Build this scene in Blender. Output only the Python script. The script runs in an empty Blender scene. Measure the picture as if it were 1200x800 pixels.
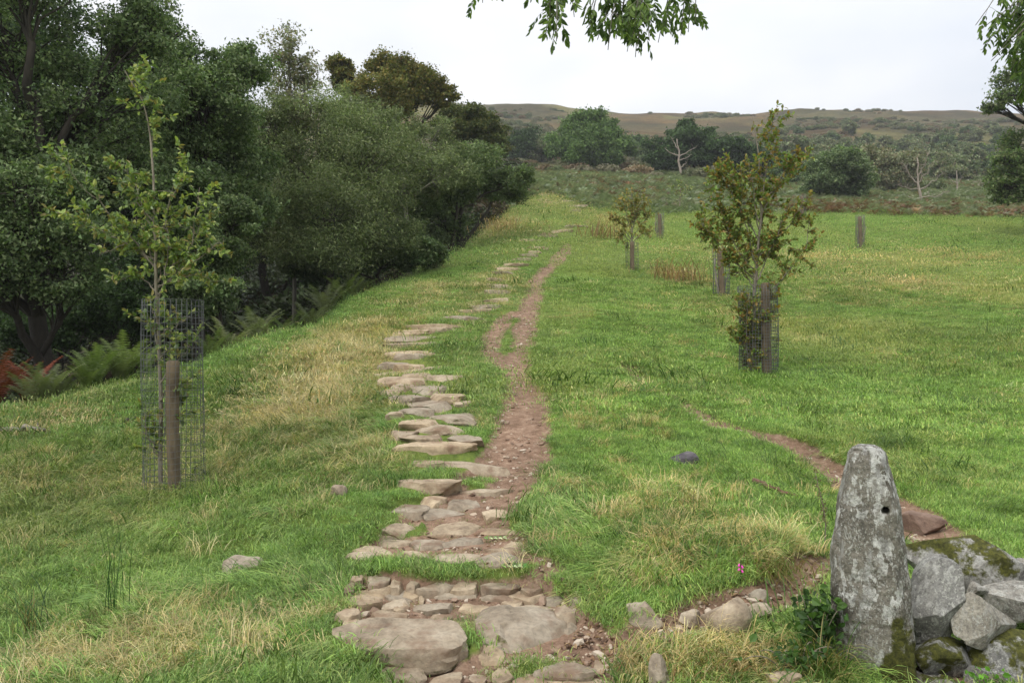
import bpy, bmesh, math, random
import numpy as np
from mathutils import Vector, Matrix

# ------------------------------------------------------------------ camera, sky, sun
S = bpy.context.scene
COL = S.collection
EYE = 1.62
F = 933.0                      # focal length in pixels of a 1200 x 800 frame
cam = bpy.data.objects.new("camera", bpy.data.cameras.new("camera"))
COL.objects.link(cam)
cam.location = (0, 0, EYE)
cam.rotation_euler = (math.radians(90), 0, 0)
cam.data.sensor_width = 36
cam.data.lens = 36 * F / 1200
cam.data.clip_start = 0.05
cam.data.clip_end = 4000
S.camera = cam
S.view_settings.view_transform = 'Standard'
S.view_settings.look = 'None'
S.view_settings.exposure = 0.82
S.view_settings.gamma = 1
SUN_EL, SUN_AZ = math.radians(52), math.radians(215)     # high, behind the camera to the left
w = bpy.data.worlds.new("World")
S.world = w
w.use_nodes = True
nt = w.node_tree
bg = nt.nodes['Background']
bg.inputs['Strength'].default_value = 0.1
sky = nt.nodes.new('ShaderNodeTexSky')
sky.sky_type = 'NISHITA'
sky.sun_disc = False
sky.sun_elevation = SUN_EL
sky.sun_rotation = SUN_AZ
tc = nt.nodes.new('ShaderNodeTexCoord')
sep = nt.nodes.new('ShaderNodeSeparateXYZ')
nt.links.new(tc.outputs['Generated'], sep.inputs[0])
# overcast cloud deck: standard overcast brightening towards the zenith, soft cloud texture
grad = nt.nodes.new('ShaderNodeMapRange')
grad.inputs[1].default_value = 0.0
grad.inputs[2].default_value = 1.0
grad.inputs[3].default_value = 4.9
grad.inputs[4].default_value = 9.2
nt.links.new(sep.outputs['Z'], grad.inputs[0])
cn = nt.nodes.new('ShaderNodeTexNoise')
cn.inputs['Scale'].default_value = 2.6
cn.inputs['Detail'].default_value = 4
cn.inputs['Roughness'].default_value = 0.5
mp = nt.nodes.new('ShaderNodeMapping')
mp.inputs['Scale'].default_value = (1, 1, 2.2)
nt.links.new(tc.outputs['Generated'], mp.inputs[0])
nt.links.new(mp.outputs[0], cn.inputs['Vector'])
cr = nt.nodes.new('ShaderNodeValToRGB')
cr.color_ramp.elements[0].position = 0.35
cr.color_ramp.elements[0].color = (0.82, 0.865, 0.94, 1)
cr.color_ramp.elements[1].position = 0.65
cr.color_ramp.elements[1].color = (1.05, 1.05, 1.06, 1)
nt.links.new(cn.outputs['Fac'], cr.inputs[0])
cm = nt.nodes.new('ShaderNodeMix')
cm.data_type = 'RGBA'
cm.blend_type = 'MULTIPLY'
cm.inputs[0].default_value = 1
nt.links.new(grad.outputs[0], cm.inputs[6])
nt.links.new(cr.outputs[0], cm.inputs[7])
mx = nt.nodes.new('ShaderNodeMix')
mx.data_type = 'RGBA'
mx.inputs[0].default_value = 0.95
nt.links.new(sky.outputs[0], mx.inputs[6])
nt.links.new(cm.outputs[2], mx.inputs[7])
nt.links.new(mx.outputs[2], bg.inputs['Color'])
sl = bpy.data.lights.new("sun", 'SUN')
sl.energy = 1.5
sl.angle = math.radians(25)
sl.color = (1.0, 0.96, 0.9)
sun = bpy.data.objects.new("sun", sl)
COL.objects.link(sun)
sd = Vector((math.sin(SUN_AZ) * math.cos(SUN_EL), math.cos(SUN_AZ) * math.cos(SUN_EL), math.sin(SUN_EL)))
sun.rotation_euler = sd.to_track_quat('Z', 'Y').to_euler()
S.cycles.max_bounces = 6
S.cycles.diffuse_bounces = 3
S.cycles.glossy_bounces = 2
S.cycles.transmission_bounces = 3
S.cycles.transparent_max_bounces = 4
S.cycles.caustics_reflective = False
S.cycles.caustics_refractive = False
S.cycles.use_denoising = True
S.cycles.pixel_filter_type = 'BLACKMAN_HARRIS'
try:
    S.cycles.denoising_prefilter = 'ACCURATE'
except Exception:
    pass

# ------------------------------------------------------------------ helpers
RNG = np.random.default_rng(11)
random.seed(5)


def lin(r, g, b, k=1.0):
    f = lambda v: ((v / 255 + .055) / 1.055) ** 2.4 if v > 10 else v / 255 / 12.92
    return (f(r) * k, f(g) * k, f(b) * k)


def tag(o, label=None, cat=None, group=None, kind=None):
    if label: o['label'] = label
    if cat: o['category'] = cat
    if group: o['group'] = group
    if kind: o['kind'] = kind
    return o


def mesh_np(name, V, quads=None, tris=None, attrs=None, smooth=False):
    V = np.asarray(V, dtype=np.float32).reshape(-1, 3)
    me = bpy.data.meshes.new(name)
    me.vertices.add(len(V))
    me.vertices.foreach_set('co', V.ravel())
    q = np.asarray(quads if quads is not None else [], dtype=np.int32).reshape(-1, 4)
    t = np.asarray(tris if tris is not None else [], dtype=np.int32).reshape(-1, 3)
    loops = np.concatenate([q.ravel(), t.ravel()])
    me.loops.add(len(loops))
    me.loops.foreach_set('vertex_index', loops)
    n = len(q) + len(t)
    me.polygons.add(n)
    st = np.concatenate([np.arange(len(q)) * 4, len(q) * 4 + np.arange(len(t)) * 3]).astype(np.int32)
    me.polygons.foreach_set('loop_start', st)
    me.update(calc_edges=True)
    me.polygons.foreach_set('use_smooth', np.full(n, bool(smooth)))
    for k, a in (attrs or {}).items():
        a = np.asarray(a, dtype=np.float32)
        if a.ndim == 2:
            if a.shape[1] == 3:
                a = np.c_[a, np.ones(len(a), dtype=np.float32)]
            x = me.attributes.new(k, 'FLOAT_COLOR', 'POINT')
            x.data.foreach_set('color', a.astype(np.float32).ravel())
        else:
            x = me.attributes.new(k, 'FLOAT', 'POINT')
            x.data.foreach_set('value', a.ravel())
    return me


def obj(name, me, mat=None, parent=None, loc=None):
    o = bpy.data.objects.new(name, me)
    COL.objects.link(o)
    if mat and me: me.materials.append(mat)
    if parent: o.parent = parent
    if loc is not None: o.location = loc
    return o


def root_empty(name, loc, label, cat, group=None):
    o = bpy.data.objects.new(name, None)
    COL.objects.link(o)
    o.location = loc
    o.empty_display_size = .2
    return tag(o, label, cat, group)


def copy_tree(o, parent=None):
    c = o.copy()
    COL.objects.link(c)
    c.parent = parent
    for ch in list(o.children):
        copy_tree(ch, c)
    return c


def _h(ix, iy, seed):
    n = (ix.astype(np.int64) * 374761393 + iy.astype(np.int64) * 668265263 + seed * 974634777) & 0xffffffff
    n = ((n ^ (n >> 13)) * 1274126177) & 0xffffffff
    n = n ^ (n >> 16)
    return (n & 0xffff) / 65535.0


def vnoise(x, y, seed=0):
    x = np.asarray(x, dtype=float); y = np.asarray(y, dtype=float)
    ix = np.floor(x); iy = np.floor(y)
    fx = x - ix; fy = y - iy
    fx = fx * fx * (3 - 2 * fx); fy = fy * fy * (3 - 2 * fy)
    a = _h(ix, iy, seed); b = _h(ix + 1, iy, seed); c = _h(ix, iy + 1, seed); d = _h(ix + 1, iy + 1, seed)
    return (a + (b - a) * fx) * (1 - fy) + (c + (d - c) * fx) * fy


def fbm(x, y, seed=0, oct=4):
    s = 0; a = .5; tot = 0
    for o in range(oct):
        s = s + a * vnoise(np.asarray(x) * 2 ** o, np.asarray(y) * 2 ** o, seed + o * 17)
        tot += a; a *= .5
    return s / tot


def noise3(P, seed=0):
    return (vnoise(P[:, 0] + P[:, 2] * .71, P[:, 1] - P[:, 2] * .53, seed) + vnoise(P[:, 1] + 7.3 + P[:, 0] * .37, P[:, 2] * 1.07, seed + 5) +
            vnoise(P[:, 2] + 3.1, P[:, 0] - P[:, 1] * .41, seed + 9)) / 3


def sstep(a, b, x):
    t = np.clip((x - a) / (b - a), 0, 1)
    return t * t * (3 - 2 * t)


# ------------------------------------------------------------------ terrain
def rows(*pts):
    return [(d, (400 - r) / F * d) for d, r in pts]


def ridge(px):
    return float(np.interp(px, [300, 580, 650, 700, 760, 800, 850, 880, 935, 1000, 1060, 1110, 1180, 1400],
                           [110, 118, 121, 129, 137, 140, 131, 128, 135, 129, 121, 127, 128, 144]))


def far(px, r150=199, r220=179):
    g = ridge(px)
    z48 = (400 - g) / F * 480
    return rows((150, r150), (220, r220), (330, g + 21 + 4 * math.sin(px * .03)), (410, g + 7), (480, g)) + [(540, z48 - 4), (950, z48 - 60)]


near_c = [(1.5, -1.6), (3.7, -1.59), (5, -1.5), (7.5, -1.24), (11, -.70)]
base_far = [(80, 7), (110, 15), (150, 27), (220, 50), (330, 85), (480, 140), (560, 136), (950, 90)]
COLS = {
    -1400: [(1.5, -1.65), (5, -1.8), (8, -2.2), (12, -3.2), (20, -4), (45, -3)] + base_far,
    -150: [(1.5, -1.64), (3.7, -1.66), (5, -1.64), (7.5, -1.55), (9.5, -1.25), (11, -1.0), (13, -1.6), (16, -2.8), (22, -3.4), (30, -3.4), (45, -2), (60, 1)] + base_far,
    0: [(1.5, -1.63), (3.7, -1.63), (5, -1.60), (7.5, -1.5), (10, -1.2), (12, -.92), (14, -1.5), (17, -2.8), (22, -3.4), (30, -3.4), (45, -2), (60, 1)] + base_far,
    100: [(1.5, -1.63), (3.7, -1.63), (5, -1.59), (7.5, -1.48), (10, -1.2), (13.5, -.65), (15.5, -1.4), (18, -2.6), (24, -3.0), (30, -3.0), (45, -1.5), (60, 1.5)] + base_far,
    200: [(1.5, -1.63), (3.7, -1.62), (5, -1.58), (7.5, -1.45), (11, -1.08), (15, -.33), (17.5, -1.4), (22, -2.4), (30, -2.6), (45, -1), (60, 2)] + base_far,
    300: [(1.5, -1.62), (3.7, -1.61), (5, -1.56), (7.5, -1.41), (11, -.95), (14, -.4), (18, .27), (20.5, -.8), (26, -1.4), (34, -1.4), (45, .5), (60, 4)] + base_far,
    430: [(1.5, -1.61), (3.7, -1.60), (5, -1.53), (7.5, -1.34), (11, -.83), (15, -.1), (20, .98), (25, 1.87), (28, 1.2), (36, 1.3), (45, 2.6), (60, 6), (80, 12), (110, 20)] + far(430),
    520: near_c + [(15, 0.02), (20, 1.05), (26, 2.2), (33, 3.9), (37, 3.5), (48, 5.2), (60, 8.6), (80, 14), (110, 22)] + far(520),
    580: near_c + [(15, .05)] + rows((20, 351), (26, 321), (34, 287), (45, 257), (52, 246), (60, 236), (80, 220), (110, 209)) + far(580),
    640: near_c + [(15, .05)] + rows((20, 351), (26, 321), (34, 288), (45, 257), (60, 228), (68, 216), (80, 212), (110, 206)) + far(640),
    720: near_c + [(15, .0)] + rows((20, 354), (26, 324), (34, 292), (45, 267), (56, 249), (66, 240), (80, 226), (110, 209)) + far(720),
    820: [(1.5, -1.6), (3.7, -1.58), (5, -1.46), (7.5, -1.22), (11, -.92), (14, -.66)] + rows((20, 374), (26, 334), (34, 302), (45, 272), (58, 248), (80, 231), (110, 214)) + far(820, 203, 184),
    900: [(1.5, -1.6), (3.7, -1.58), (5, -1.46), (7.5, -1.28), (11, -1.02), (14, -.74)] + rows((20, 384), (26, 340), (34, 306), (45, 275), (60, 249), (80, 236), (110, 223)) + far(900, 209, 187),
    1000: [(1.5, -1.6), (3.7, -1.6), (5, -1.55), (7.5, -1.42), (11, -1.1), (14.5, -.7)] + rows((20, 388), (26, 343), (34, 308), (45, 278), (60, 251), (80, 239), (110, 227)) + far(1000, 212, 188),
    1200: [(1.5, -1.6), (3.7, -1.6), (5, -1.56), (7.5, -1.44), (11, -1.12), (14.5, -.7)] + rows((20, 390), (26, 346), (34, 312), (45, 282), (60, 257), (80, 243), (110, 231)) + far(1200, 214, 190),
    1500: [(1.5, -1.6), (5, -1.56), (7.5, -1.46), (11, -1.15), (14.5, -.75)] + rows((20, 394), (26, 352), (34, 318), (45, 290), (60, 264), (80, 250), (110, 238)) + far(1200, 220, 194),
    3000: [(1.5, -1.6), (5, -1.56), (7.5, -1.46), (11, -1.2), (14.5, -.85)] + rows((20, 400), (26, 362), (34, 330), (45, 300), (60, 275), (80, 262), (110, 250)) + far(1200, 230, 200),
}
LD = np.linspace(math.log(1.5), math.log(950), 260)
PX = np.arange(-1400, 3001, 20.0)
keys = sorted(COLS)
prof = []
for k in keys:
    d, z = zip(*COLS[k])
    prof.append(np.interp(LD, np.log(d), z))
prof = np.array(prof)
LAT = np.array([np.interp(PX, keys, prof[:, j]) for j in range(len(LD))]).T      # [px, ld]


def gsm(A, s, axis):
    r = int(3 * s + 1)
    kx = np.arange(-r, r + 1)
    kk = np.exp(-kx ** 2 / (2 * s * s)); kk /= kk.sum()
    P = np.pad(A, [(r, r) if a == axis else (0, 0) for a in range(2)], mode='edge')
    out = 0
    for i, wgt in enumerate(kk):
        sl_ = [slice(None)] * 2
        sl_[axis] = slice(i, i + A.shape[axis])
        out = out + wgt * P[tuple(sl_)]
    return out


LAT = gsm(gsm(LAT, 1.6, 0), 1.5, 1)


def H0(x, y):
    x = np.asarray(x, float); y = np.asarray(y, float)
    yy = np.maximum(y, 2.0)
    p = np.clip(600 + F * x / yy, PX[0], PX[-1] - .01)
    l = np.clip(np.log(yy), LD[0], LD[-1] - 1e-6)
    i = (p - PX[0]) / 20; j = (l - LD[0]) / (LD[1] - LD[0])
    i0 = i.astype(int); j0 = j.astype(int)
    i0 = np.minimum(i0, len(PX) - 2); j0 = np.minimum(j0, len(LD) - 2)
    a = i - i0; b = j - j0
    z = (LAT[i0, j0] * (1 - a) * (1 - b) + LAT[i0 + 1, j0] * a * (1 - b) + LAT[i0, j0 + 1] * (1 - a) * b + LAT[i0 + 1, j0 + 1] * a * b)
    return z + EYE


def gp0(px, py, fn=None):
    """first hit of the ray through photo pixel (px,py) with the ground"""
    fn = fn or H0
    d = np.exp(np.linspace(math.log(2.0), math.log(900), 5000))
    z = EYE + (400 - py) / F * d
    g = fn((px - 600) / F * d, d)
    k = np.nonzero(z <= g)[0]
    k = k[0] if len(k) else len(d) - 1
    return np.array([(px - 600) / F * d[k], d[k], g[k]])


def up(px, py, d):
    return np.array([(px - 600) / F * d, d, EYE + (400 - py) / F * d])


def wpoly(pts):
    out = []
    for px, py, hw in pts:
        p = gp0(px, py)
        out.append((p[0], p[1], hw * p[1] / F))
    return np.array(out)


MAIN = wpoly([(600, 830, 150), (600, 800, 140), (590, 765, 130), (560, 735, 140), (545, 705, 130), (540, 690, 118), (530, 668, 100), (522, 650, 104), (525, 625, 88), (532, 600, 70), (552, 578, 54), (576, 560, 44),
              (595, 540, 38), (603, 520, 35), (608, 500, 32), (612, 480, 29), (614, 460, 25), (608, 440, 17), (608, 420, 15), (613, 400, 12.5), (618, 380, 11.5), (620, 360, 12), (626, 345, 9.5),
              (629, 332, 9), (636, 320, 7.5), (652, 305, 6.5), (661, 295, 5.5), (665, 285, 3)])
LOOP = wpoly([(586, 428, 5), (577, 418, 8), (574, 403, 8.5), (577, 388, 8), (588, 374, 8), (606, 365, 7)])
RIGHT = wpoly([(1085, 620, 24), (1055, 590, 22), (1000, 560, 18), (965, 541, 15), (930, 521, 13), (890, 506, 11), (850, 493, 9), (805, 477, 8), (770, 458, 5), (745, 442, 6), (735, 430, 3)])
SOIL = wpoly([(690, 790, 42), (715, 765, 34), (750, 745, 26), (800, 722, 26), (850, 702, 24), (905, 690, 26), (950, 672, 20), (985, 650, 10)])
UNDERWALL = wpoly([(1075, 792, 34), (1120, 785, 34), (1200, 780, 40)])
UPPER = wpoly([(612, 285, 3), (632, 277, 3.5), (660, 268, 4), (690, 257, 2)])
UPPER2 = wpoly([(632, 238, 6), (660, 236, 10), (682, 241, 6), (668, 250, 3)])
UPPER3 = wpoly([(622, 226, 5), (645, 224, 6)])


def pdist(x, y, poly):
    """signed closeness: 1 in the middle, 0 on the edge, negative outside (in widths), plus metres outside"""
    best = np.full(np.shape(x), -1e9)
    for a, b in zip(poly[:-1], poly[1:]):
        dx, dy = b[0] - a[0], b[1] - a[1]
        t = np.clip(((x - a[0]) * dx + (y - a[1]) * dy) / (dx * dx + dy * dy + 1e-9), 0, 1)
        wd = (a[2] + (b[2] - a[2]) * t) * 1.05 + .02
        r = np.hypot(x - a[0] - t * dx, y - a[1] - t * dy)
        best = np.maximum(best, (wd - r))
    return best                                # metres inside (+) or outside (-)


GR_LEDGE = [(gp0(535, 685), 125, .075), (gp0(430, 785), 60, .05)]


def dirt_of(x, y, full=True):
    x = np.asarray(x, float); y = np.asarray(y, float)
    n = (fbm(x * 2.3, y * 2.3, 3, 4) - .5)
    m = (y > 1) & (y < 90)
    out = np.zeros(np.shape(x))
    trail = np.zeros(np.shape(x))
    xs, ys, ns = x[m], y[m], n[m]
    soft = .05 + .006 * ys
    wob = ns * (.35 + .012 * ys)
    mainv = np.maximum(pdist(xs, ys, MAIN) + wob * np.where(ys > 13, .45, 1), pdist(xs, ys, LOOP) + wob * .2 + .04)
    d = sstep(-soft, soft, mainv)
    # turf in the middle of the path: riser below row 655 and patches among the slabs
    for (px, py, rx, ry, st) in TURF:
        c = _turf(px, py, rx, ry)
        q = ((xs - c[0]) / c[2]) ** 2 + ((ys - c[1]) / c[3]) ** 2
        d = d * (1 - st * sstep(1.35, .75, q + ns * 1.2))
    for P, st in ((UPPER, .75), (UPPER2, .7), (UPPER3, .7)):
        d = np.maximum(d, st * sstep(-soft, soft, pdist(xs, ys, P) + wob * 1.5))
    t = np.maximum(sstep(-soft, soft, pdist(xs, ys, RIGHT) + wob * .7 + .10), np.maximum(sstep(-.07, .07, pdist(xs, ys, SOIL) + wob * .8), .9 * sstep(-.06, .06, pdist(xs, ys, UNDERWALL) + wob * .5)))
    out[m] = np.maximum(d, t)
    trail[m] = t > d
    return out, trail


TURF = [(540, 668, 92, 9, .9), (430, 778, 52, 16, .95), (545, 745, 22, 16, .8), (630, 772, 60, 10, .8), (455, 668, 45, 9, .9), (545, 720, 18, 8, .6), (478, 612, 28, 7, .8), (560, 560, 22, 5, .7), (500, 582, 22, 5, .6)]
_tc = {}


def _turf(px, py, rx, ry):
    k = (px, py)
    if k not in _tc:
        a = gp0(px, py); b = gp0(px, py - ry); c = gp0(px, py + ry)
        _tc[k] = (a[0], a[1], rx * a[1] / F, max(.05, (b[1] - c[1]) / 2))
    return _tc[k]


def blob(px, py, rx, ry):
    a = gp0(px, py); b = gp0(px, py - ry); c = gp0(px, py + ry)
    return (a[0], a[1], rx * a[1] / F, max(.1, (b[1] - c[1]) / 2))


STRAW = [(blob(*b[:4]), b[4]) for b in [(405, 425, 62, 50, 1.3), (430, 395, 50, 24, 1.1), (360, 372, 40, 14, .45), (395, 475, 45, 34, 1.0), (60, 488, 60, 16, .4), (592, 264, 28, 10, 1.0), (650, 232, 50, 12, .5),
                                        (1060, 330, 110, 16, .5), (880, 375, 70, 14, .35), (1000, 305, 200, 9, .45), (715, 260, 16, 9, .8), (160, 770, 130, 26, .75), (60, 765, 70, 25, .5), (300, 722, 100, 18, .4),
                                        (563, 335, 14, 14, .6), (410, 540, 30, 30, .45), (905, 650, 45, 20, .7), (860, 778, 60, 20, .9), (735, 775, 30, 18, .7), (790, 322, 26, 7, 1.0), (620, 640, 20, 40, .25),
                                        (585, 330, 20, 18, .6), (550, 360, 25, 14, .4), (780, 600, 90, 40, .25), (120, 560, 120, 20, .3), (1130, 300, 60, 8, .5), (500, 345, 40, 14, .5)]]
LONG = [(blob(*b[:4]), b[4]) for b in [(400, 430, 60, 60, .9), (340, 560, 90, 50, .6), (120, 740, 160, 60, .7), (650, 600, 40, 60, .7), (905, 655, 50, 20, 1.0), (860, 770, 70, 30, 1.0), (700, 650, 90, 40, .6),
                                       (120, 540, 130, 40, .6), (330, 700, 120, 60, .5), (430, 500, 40, 60, .6), (430, 790, 60, 14, .6), (205, 580, 50, 15, 1.0), (890, 452, 30, 8, .9)]]


def blobs(x, y, L):
    o = np.zeros(np.shape(x))
    for (cx, cy, rx, ry), s in L:
        q = ((x - cx) / rx) ** 2 + ((y - cy) / ry) ** 2
        o = np.maximum(o, s * np.exp(-q * .9))
    return o


def edge_d(px):
    return np.interp(px, [-400, 0, 100, 200, 300, 430, 520, 580, 620, 650, 700, 780, 850, 1000, 1200, 1500], [10, 12.2, 13.6, 15.2, 18.2, 25.3, 33.5, 46, 60, 64, 55, 56, 58, 60, 60, 60])


def meadow(x, y):
    px = 600 + F * x / np.maximum(y, 2)
    n = (fbm(x * .8, y * .8, 40, 3) - .5)
    return sstep(.06, -.04, (y - edge_d(px)) / np.maximum(y, 2) + n * .10)


def relief(x, y):
    a = np.clip(y / 6, .6, 3)
    lf_ = sstep(-.02, -.16, x / np.maximum(y, 2))
    h = (fbm(x * .55, y * .55, 70, 3) - .5) * (.16 + .12 * lf_) * np.clip(a, .7, 1.6) + (fbm(x * 1.5, y * 1.5, 71, 3) - .5) * (.07 + .13 * lf_)
    return h * sstep(1.5, 4, y)


MOUND = [((gp0(890, 650)), .55, .35, .13), ((gp0(640, 610)), .35, .8, .06), (gp0(205, 585), .6, .4, .05), (gp0(890, 450), .8, .6, .10), (gp0(270, 690), .5, .35, .03)]


def H(x, y, dirt=None):
    x = np.asarray(x, float); y = np.asarray(y, float)
    z = H0(x, y)
    if dirt is None: dirt, _ = dirt_of(x, y)
    fade = np.clip(1 - np.abs(y - 40) / 30, 0, 1)
    z = z + relief(x, y) * (1 - .75 * dirt) * np.where(y < 80, 1, 0)
    z = z + (fbm(x * .03, y * .03, 33, 4) - .5) * np.clip((y - 100) / 60, 0, 1) * 3.0 + (fbm(x * .022, y * .012, 34, 3) - .5) * np.clip((y - 260) / 120, 0, 1) * 10.0
    z = z - dirt * (.075 + .03 * fbm(x * 7, y * 7, 88, 2))
    for c, rx, ry, h in MOUND:
        z = z + h * np.exp(-((x - c[0]) / rx) ** 2 - ((y - c[1]) / ry) ** 2)
    for c, hw, h in GR_LEDGE:
        wx = hw * c[1] / F
        t = y - c[1]
        z = z + h * sstep(-.10, .04, t) * sstep(1.4, .1, t) * sstep(wx * 1.25, wx * .8, np.abs(x - c[0]))
    return z


def gp(px, py):
    return gp0(px, py, H)


def zg(x, y):
    return float(H(np.array([x]), np.array([y]))[0])


STONES_XY = []      # (x, y, rx, ry) footprints without grass
slabs = [(440, 482, 425, 432, 1), (470, 520, 432, 437, 1), (448, 500, 444, 450, 1), (500, 538, 441, 447, 1), (446, 470, 458, 464, 1), (500, 545, 463, 470, 1), (470, 510, 480, 487, 1), (455, 485, 508, 516, 1), (470, 520, 512, 520, 1), (462, 500, 391, 395, 1), (500, 530, 384, 389, 1), (545, 600, 573, 582, 0), (450, 486, 614, 624, 0), (560, 604, 618, 628, 0), (436, 480, 632, 642, 0), (398, 440, 704, 712, 0), (395, 425, 728, 736, 0), (450, 486, 699, 706, 0), (528, 556, 686, 693, 0), (606, 650, 722, 728, 0), (600, 640, 800, 812, 0), (664, 690, 700, 709, 0), (374, 519, 729, 762, 0), (429, 496, 778, 806, 0), (498, 540, 787, 808, 0), (497, 526, 724, 734, 0), (427, 472, 718, 727, 0), (392, 418, 719, 727, 0), (486, 528, 705, 718, 0), (449, 481, 710, 716, 0),
         (419, 451, 695, 704, 0), (421, 461, 688, 695, 0), (433, 453, 681, 687, 0), (457, 471, 684, 691, 0), (474, 491, 685, 691, 0), (490, 531, 686, 694, 0), (498, 562, 695, 703, 0), (467, 489, 697, 703, 0),
         (426, 439, 677, 683, 0), (406, 421, 679, 684, 0), (489, 497, 703, 709, 0), (532, 571, 710, 719, 0), (556, 577, 720, 727, 0), (595, 655, 711, 720, 0), (600, 641, 696, 706, 0), (560, 605, 683, 693, 0),
         (609, 636, 685, 696, 0), (566, 600, 697, 706, 0), (653, 677, 722, 734, 1), (632, 696, 781, 794, 0), (620, 722, 794, 808, 0), (574, 605, 791, 802, 0), (551, 570, 790, 803, 0), (695, 710, 782, 792, 0),
         (588, 618, 707, 713, 0), (523, 545, 763, 784, 1), (640, 660, 700, 708, 0), (400, 412, 690, 697, 0), (460, 476, 740 - 25, 720, 0),
         (482, 520, 540, 549, 0), (508, 593, 541, 555, 0), (459, 540, 560, 574, 0), (488, 518, 580, 591, 0), (446, 495, 588, 605, 0), (496, 541, 596, 607, 0), (520, 562, 584, 595, 0), (562, 603, 589, 609, 0),
         (500, 569, 611, 627, 0), (438, 470, 627, 636, 0), (480, 522, 632, 646, 0), (518, 570, 631, 641, 0), (409, 465, 641, 651, 0), (405, 440, 650, 656, 0), (454, 508, 647, 656, 0), (510, 559, 650, 661, 0),
         (560, 620, 648, 664, 0), (568, 609, 642, 650, 0), (586, 618, 637, 643, 0),
         (463, 550, 521, 531, 1), (527, 564, 509, 523, 1), (481, 540, 500, 509, 1), (470, 507, 494, 503, 1), (500, 550, 484, 496, 1), (451, 473, 482, 491, 1), (455, 497, 465, 472, 1), (472, 530, 469, 482, 1), (528, 548, 469, 478, 1),
         (452, 490, 451, 458, 1), (482, 526, 450, 460, 1), (438, 472, 437, 443, 1), (470, 506, 438, 444, 1), (463, 500, 425, 434, 1), (466, 500, 416, 421, 1), (457, 508, 410, 417, 1), (455, 511, 401, 408, 1), (455, 508, 395, 400, 1),
         (465, 506, 387, 392, 1), (480, 535, 379, 385, 1), (512, 562, 369, 375, 1), (535, 575, 363, 367, 1), (553, 589, 355, 361, 1), (568, 596, 348, 354, 1), (570, 598, 340, 345, 1), (574, 594, 332, 339, 1), (571, 592, 325, 330, 1),
         (579, 603, 318, 322, 1), (575, 600, 336, 338, 1), (585, 610, 313, 317, 1), (593, 617, 308, 312, 1), (602, 622, 303, 306, 1), (608, 628, 298, 301, 1), (616, 640, 288, 292, 1), (618, 634, 294, 297, 1), (610, 632, 280, 283, 1),
         (632, 654, 274, 278, 1), (650, 672, 268, 272, 1), (662, 686, 263, 266, 1), (655, 685, 238, 242, 1), (650, 672, 233, 236, 1), (626, 646, 226, 229, 1), (628, 642, 232, 235, 1), (668, 682, 245, 248, 1)]
FRONTS = []
SLABS = []
CARVE = []
for (x0, x1, y0, y1, far_) in slabs:
    g = gp((x0 + x1) / 2, y1)
    d = g[1]
    w_ = (x1 - x0) * d / F * (1.22 if far_ else 1.14)
    hp = (y1 - y0) * d / F
    dep = (y1 - 400) / F
    hf = max(.016, min(hp * (.2 if dep > .2 else .55), .10))
    if y0 > 430:
        db = (EYE - g[2] - hf) / ((y0 - 400) / F)
        ext = float(np.clip(db - d, .14, max(.28, min(.7, w_ * .9))))
    else:
        ext = min(.45, max(.28, w_ * .35)); hf = max(hf, .085)
    if far_: hf = max(hf, .064)
    if far_ and d > 20: hf = max(hf, .11)
    th = hf + (.16 if x1 - x0 < 110 else .19)
    cy = d + ext * .5
    SLABS.append((x0, x1, y0, y1, w_, d, ext, hf, th, g, far_))
    STONES_XY.append((g[0], cy - (.05 if far_ else 0), w_ * .54, ext * .5 + (.05 if far_ else -.01)))
    CARVE.append((g[0], cy, w_ * .5, ext * .5, g[2] + hf - (.03 if far_ else .014), 1.35 if far_ else 1.12))
    FRONTS.append((g[0], d - .03, w_, d, far_))
_HB = H


def H(x, y, dirt=None):
    """ground height, cut level under each path slab"""
    x = np.asarray(x, float); y = np.asarray(y, float)
    z = _HB(x, y, dirt)
    for cx, cy, rx, ry_, zt, qo in CARVE:
        m = (np.abs(y - cy) < ry_ * 1.6) & (np.abs(x - cx) < rx * 1.6)
        if not m.any(): continue
        q = np.maximum(np.abs(x[m] - cx) / rx, np.abs(y[m] - cy) / ry_)
        k = sstep(qo, .92, q)
        z[m] = np.minimum(z[m], z[m] * (1 - k) + zt * k)
    return z


# ------------------------------------------------------------------ materials
def new_mat(name):
    m = bpy.data.materials.new(name)
    m.use_nodes = True
    return m, m.node_tree, m.node_tree.nodes['Principled BSDF']


def N(nt, t, **kw):
    n = nt.nodes.new(t)
    for k, v in kw.items():
        if k in n.inputs.keys(): n.inputs[k].default_value = v
        else: setattr(n, k, v)
    return n


def attr(nt, name, typ='GEOMETRY'):
    a = nt.nodes.new('ShaderNodeAttribute')
    a.attribute_type = typ
    a.attribute_name = name
    return a


def noise(nt, scale, detail=5, rough=.6, vec=None, dist=0):
    n = N(nt, 'ShaderNodeTexNoise')
    n.inputs['Scale'].default_value = scale
    n.inputs['Detail'].default_value = detail
    n.inputs['Roughness'].default_value = rough
    n.inputs['Distortion'].default_value = dist
    if vec: nt.links.new(vec, n.inputs['Vector'])
    return n


def ramp(nt, src, stops):
    r = N(nt, 'ShaderNodeValToRGB')
    el = r.color_ramp.elements
    while len(el) < len(stops): el.new(.5)
    for e, (p, c) in zip(el, stops):
        e.position = p
        e.color = (*c, 1) if len(c) == 3 else c
    nt.links.new(src, r.inputs[0])
    return r


def mixc(nt, fac, a, b, mode='MIX'):
    m = N(nt, 'ShaderNodeMix', data_type='RGBA')
    m.blend_type = mode
    for i, v in ((0, fac), (6, a), (7, b)):
        if hasattr(v, 'is_linked') or hasattr(v, 'links'): nt.links.new(v, m.inputs[i])
        else: m.inputs[i].default_value = v if i == 0 else ((*v, 1) if len(v) == 3 else v)
    return m.outputs[2]


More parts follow.
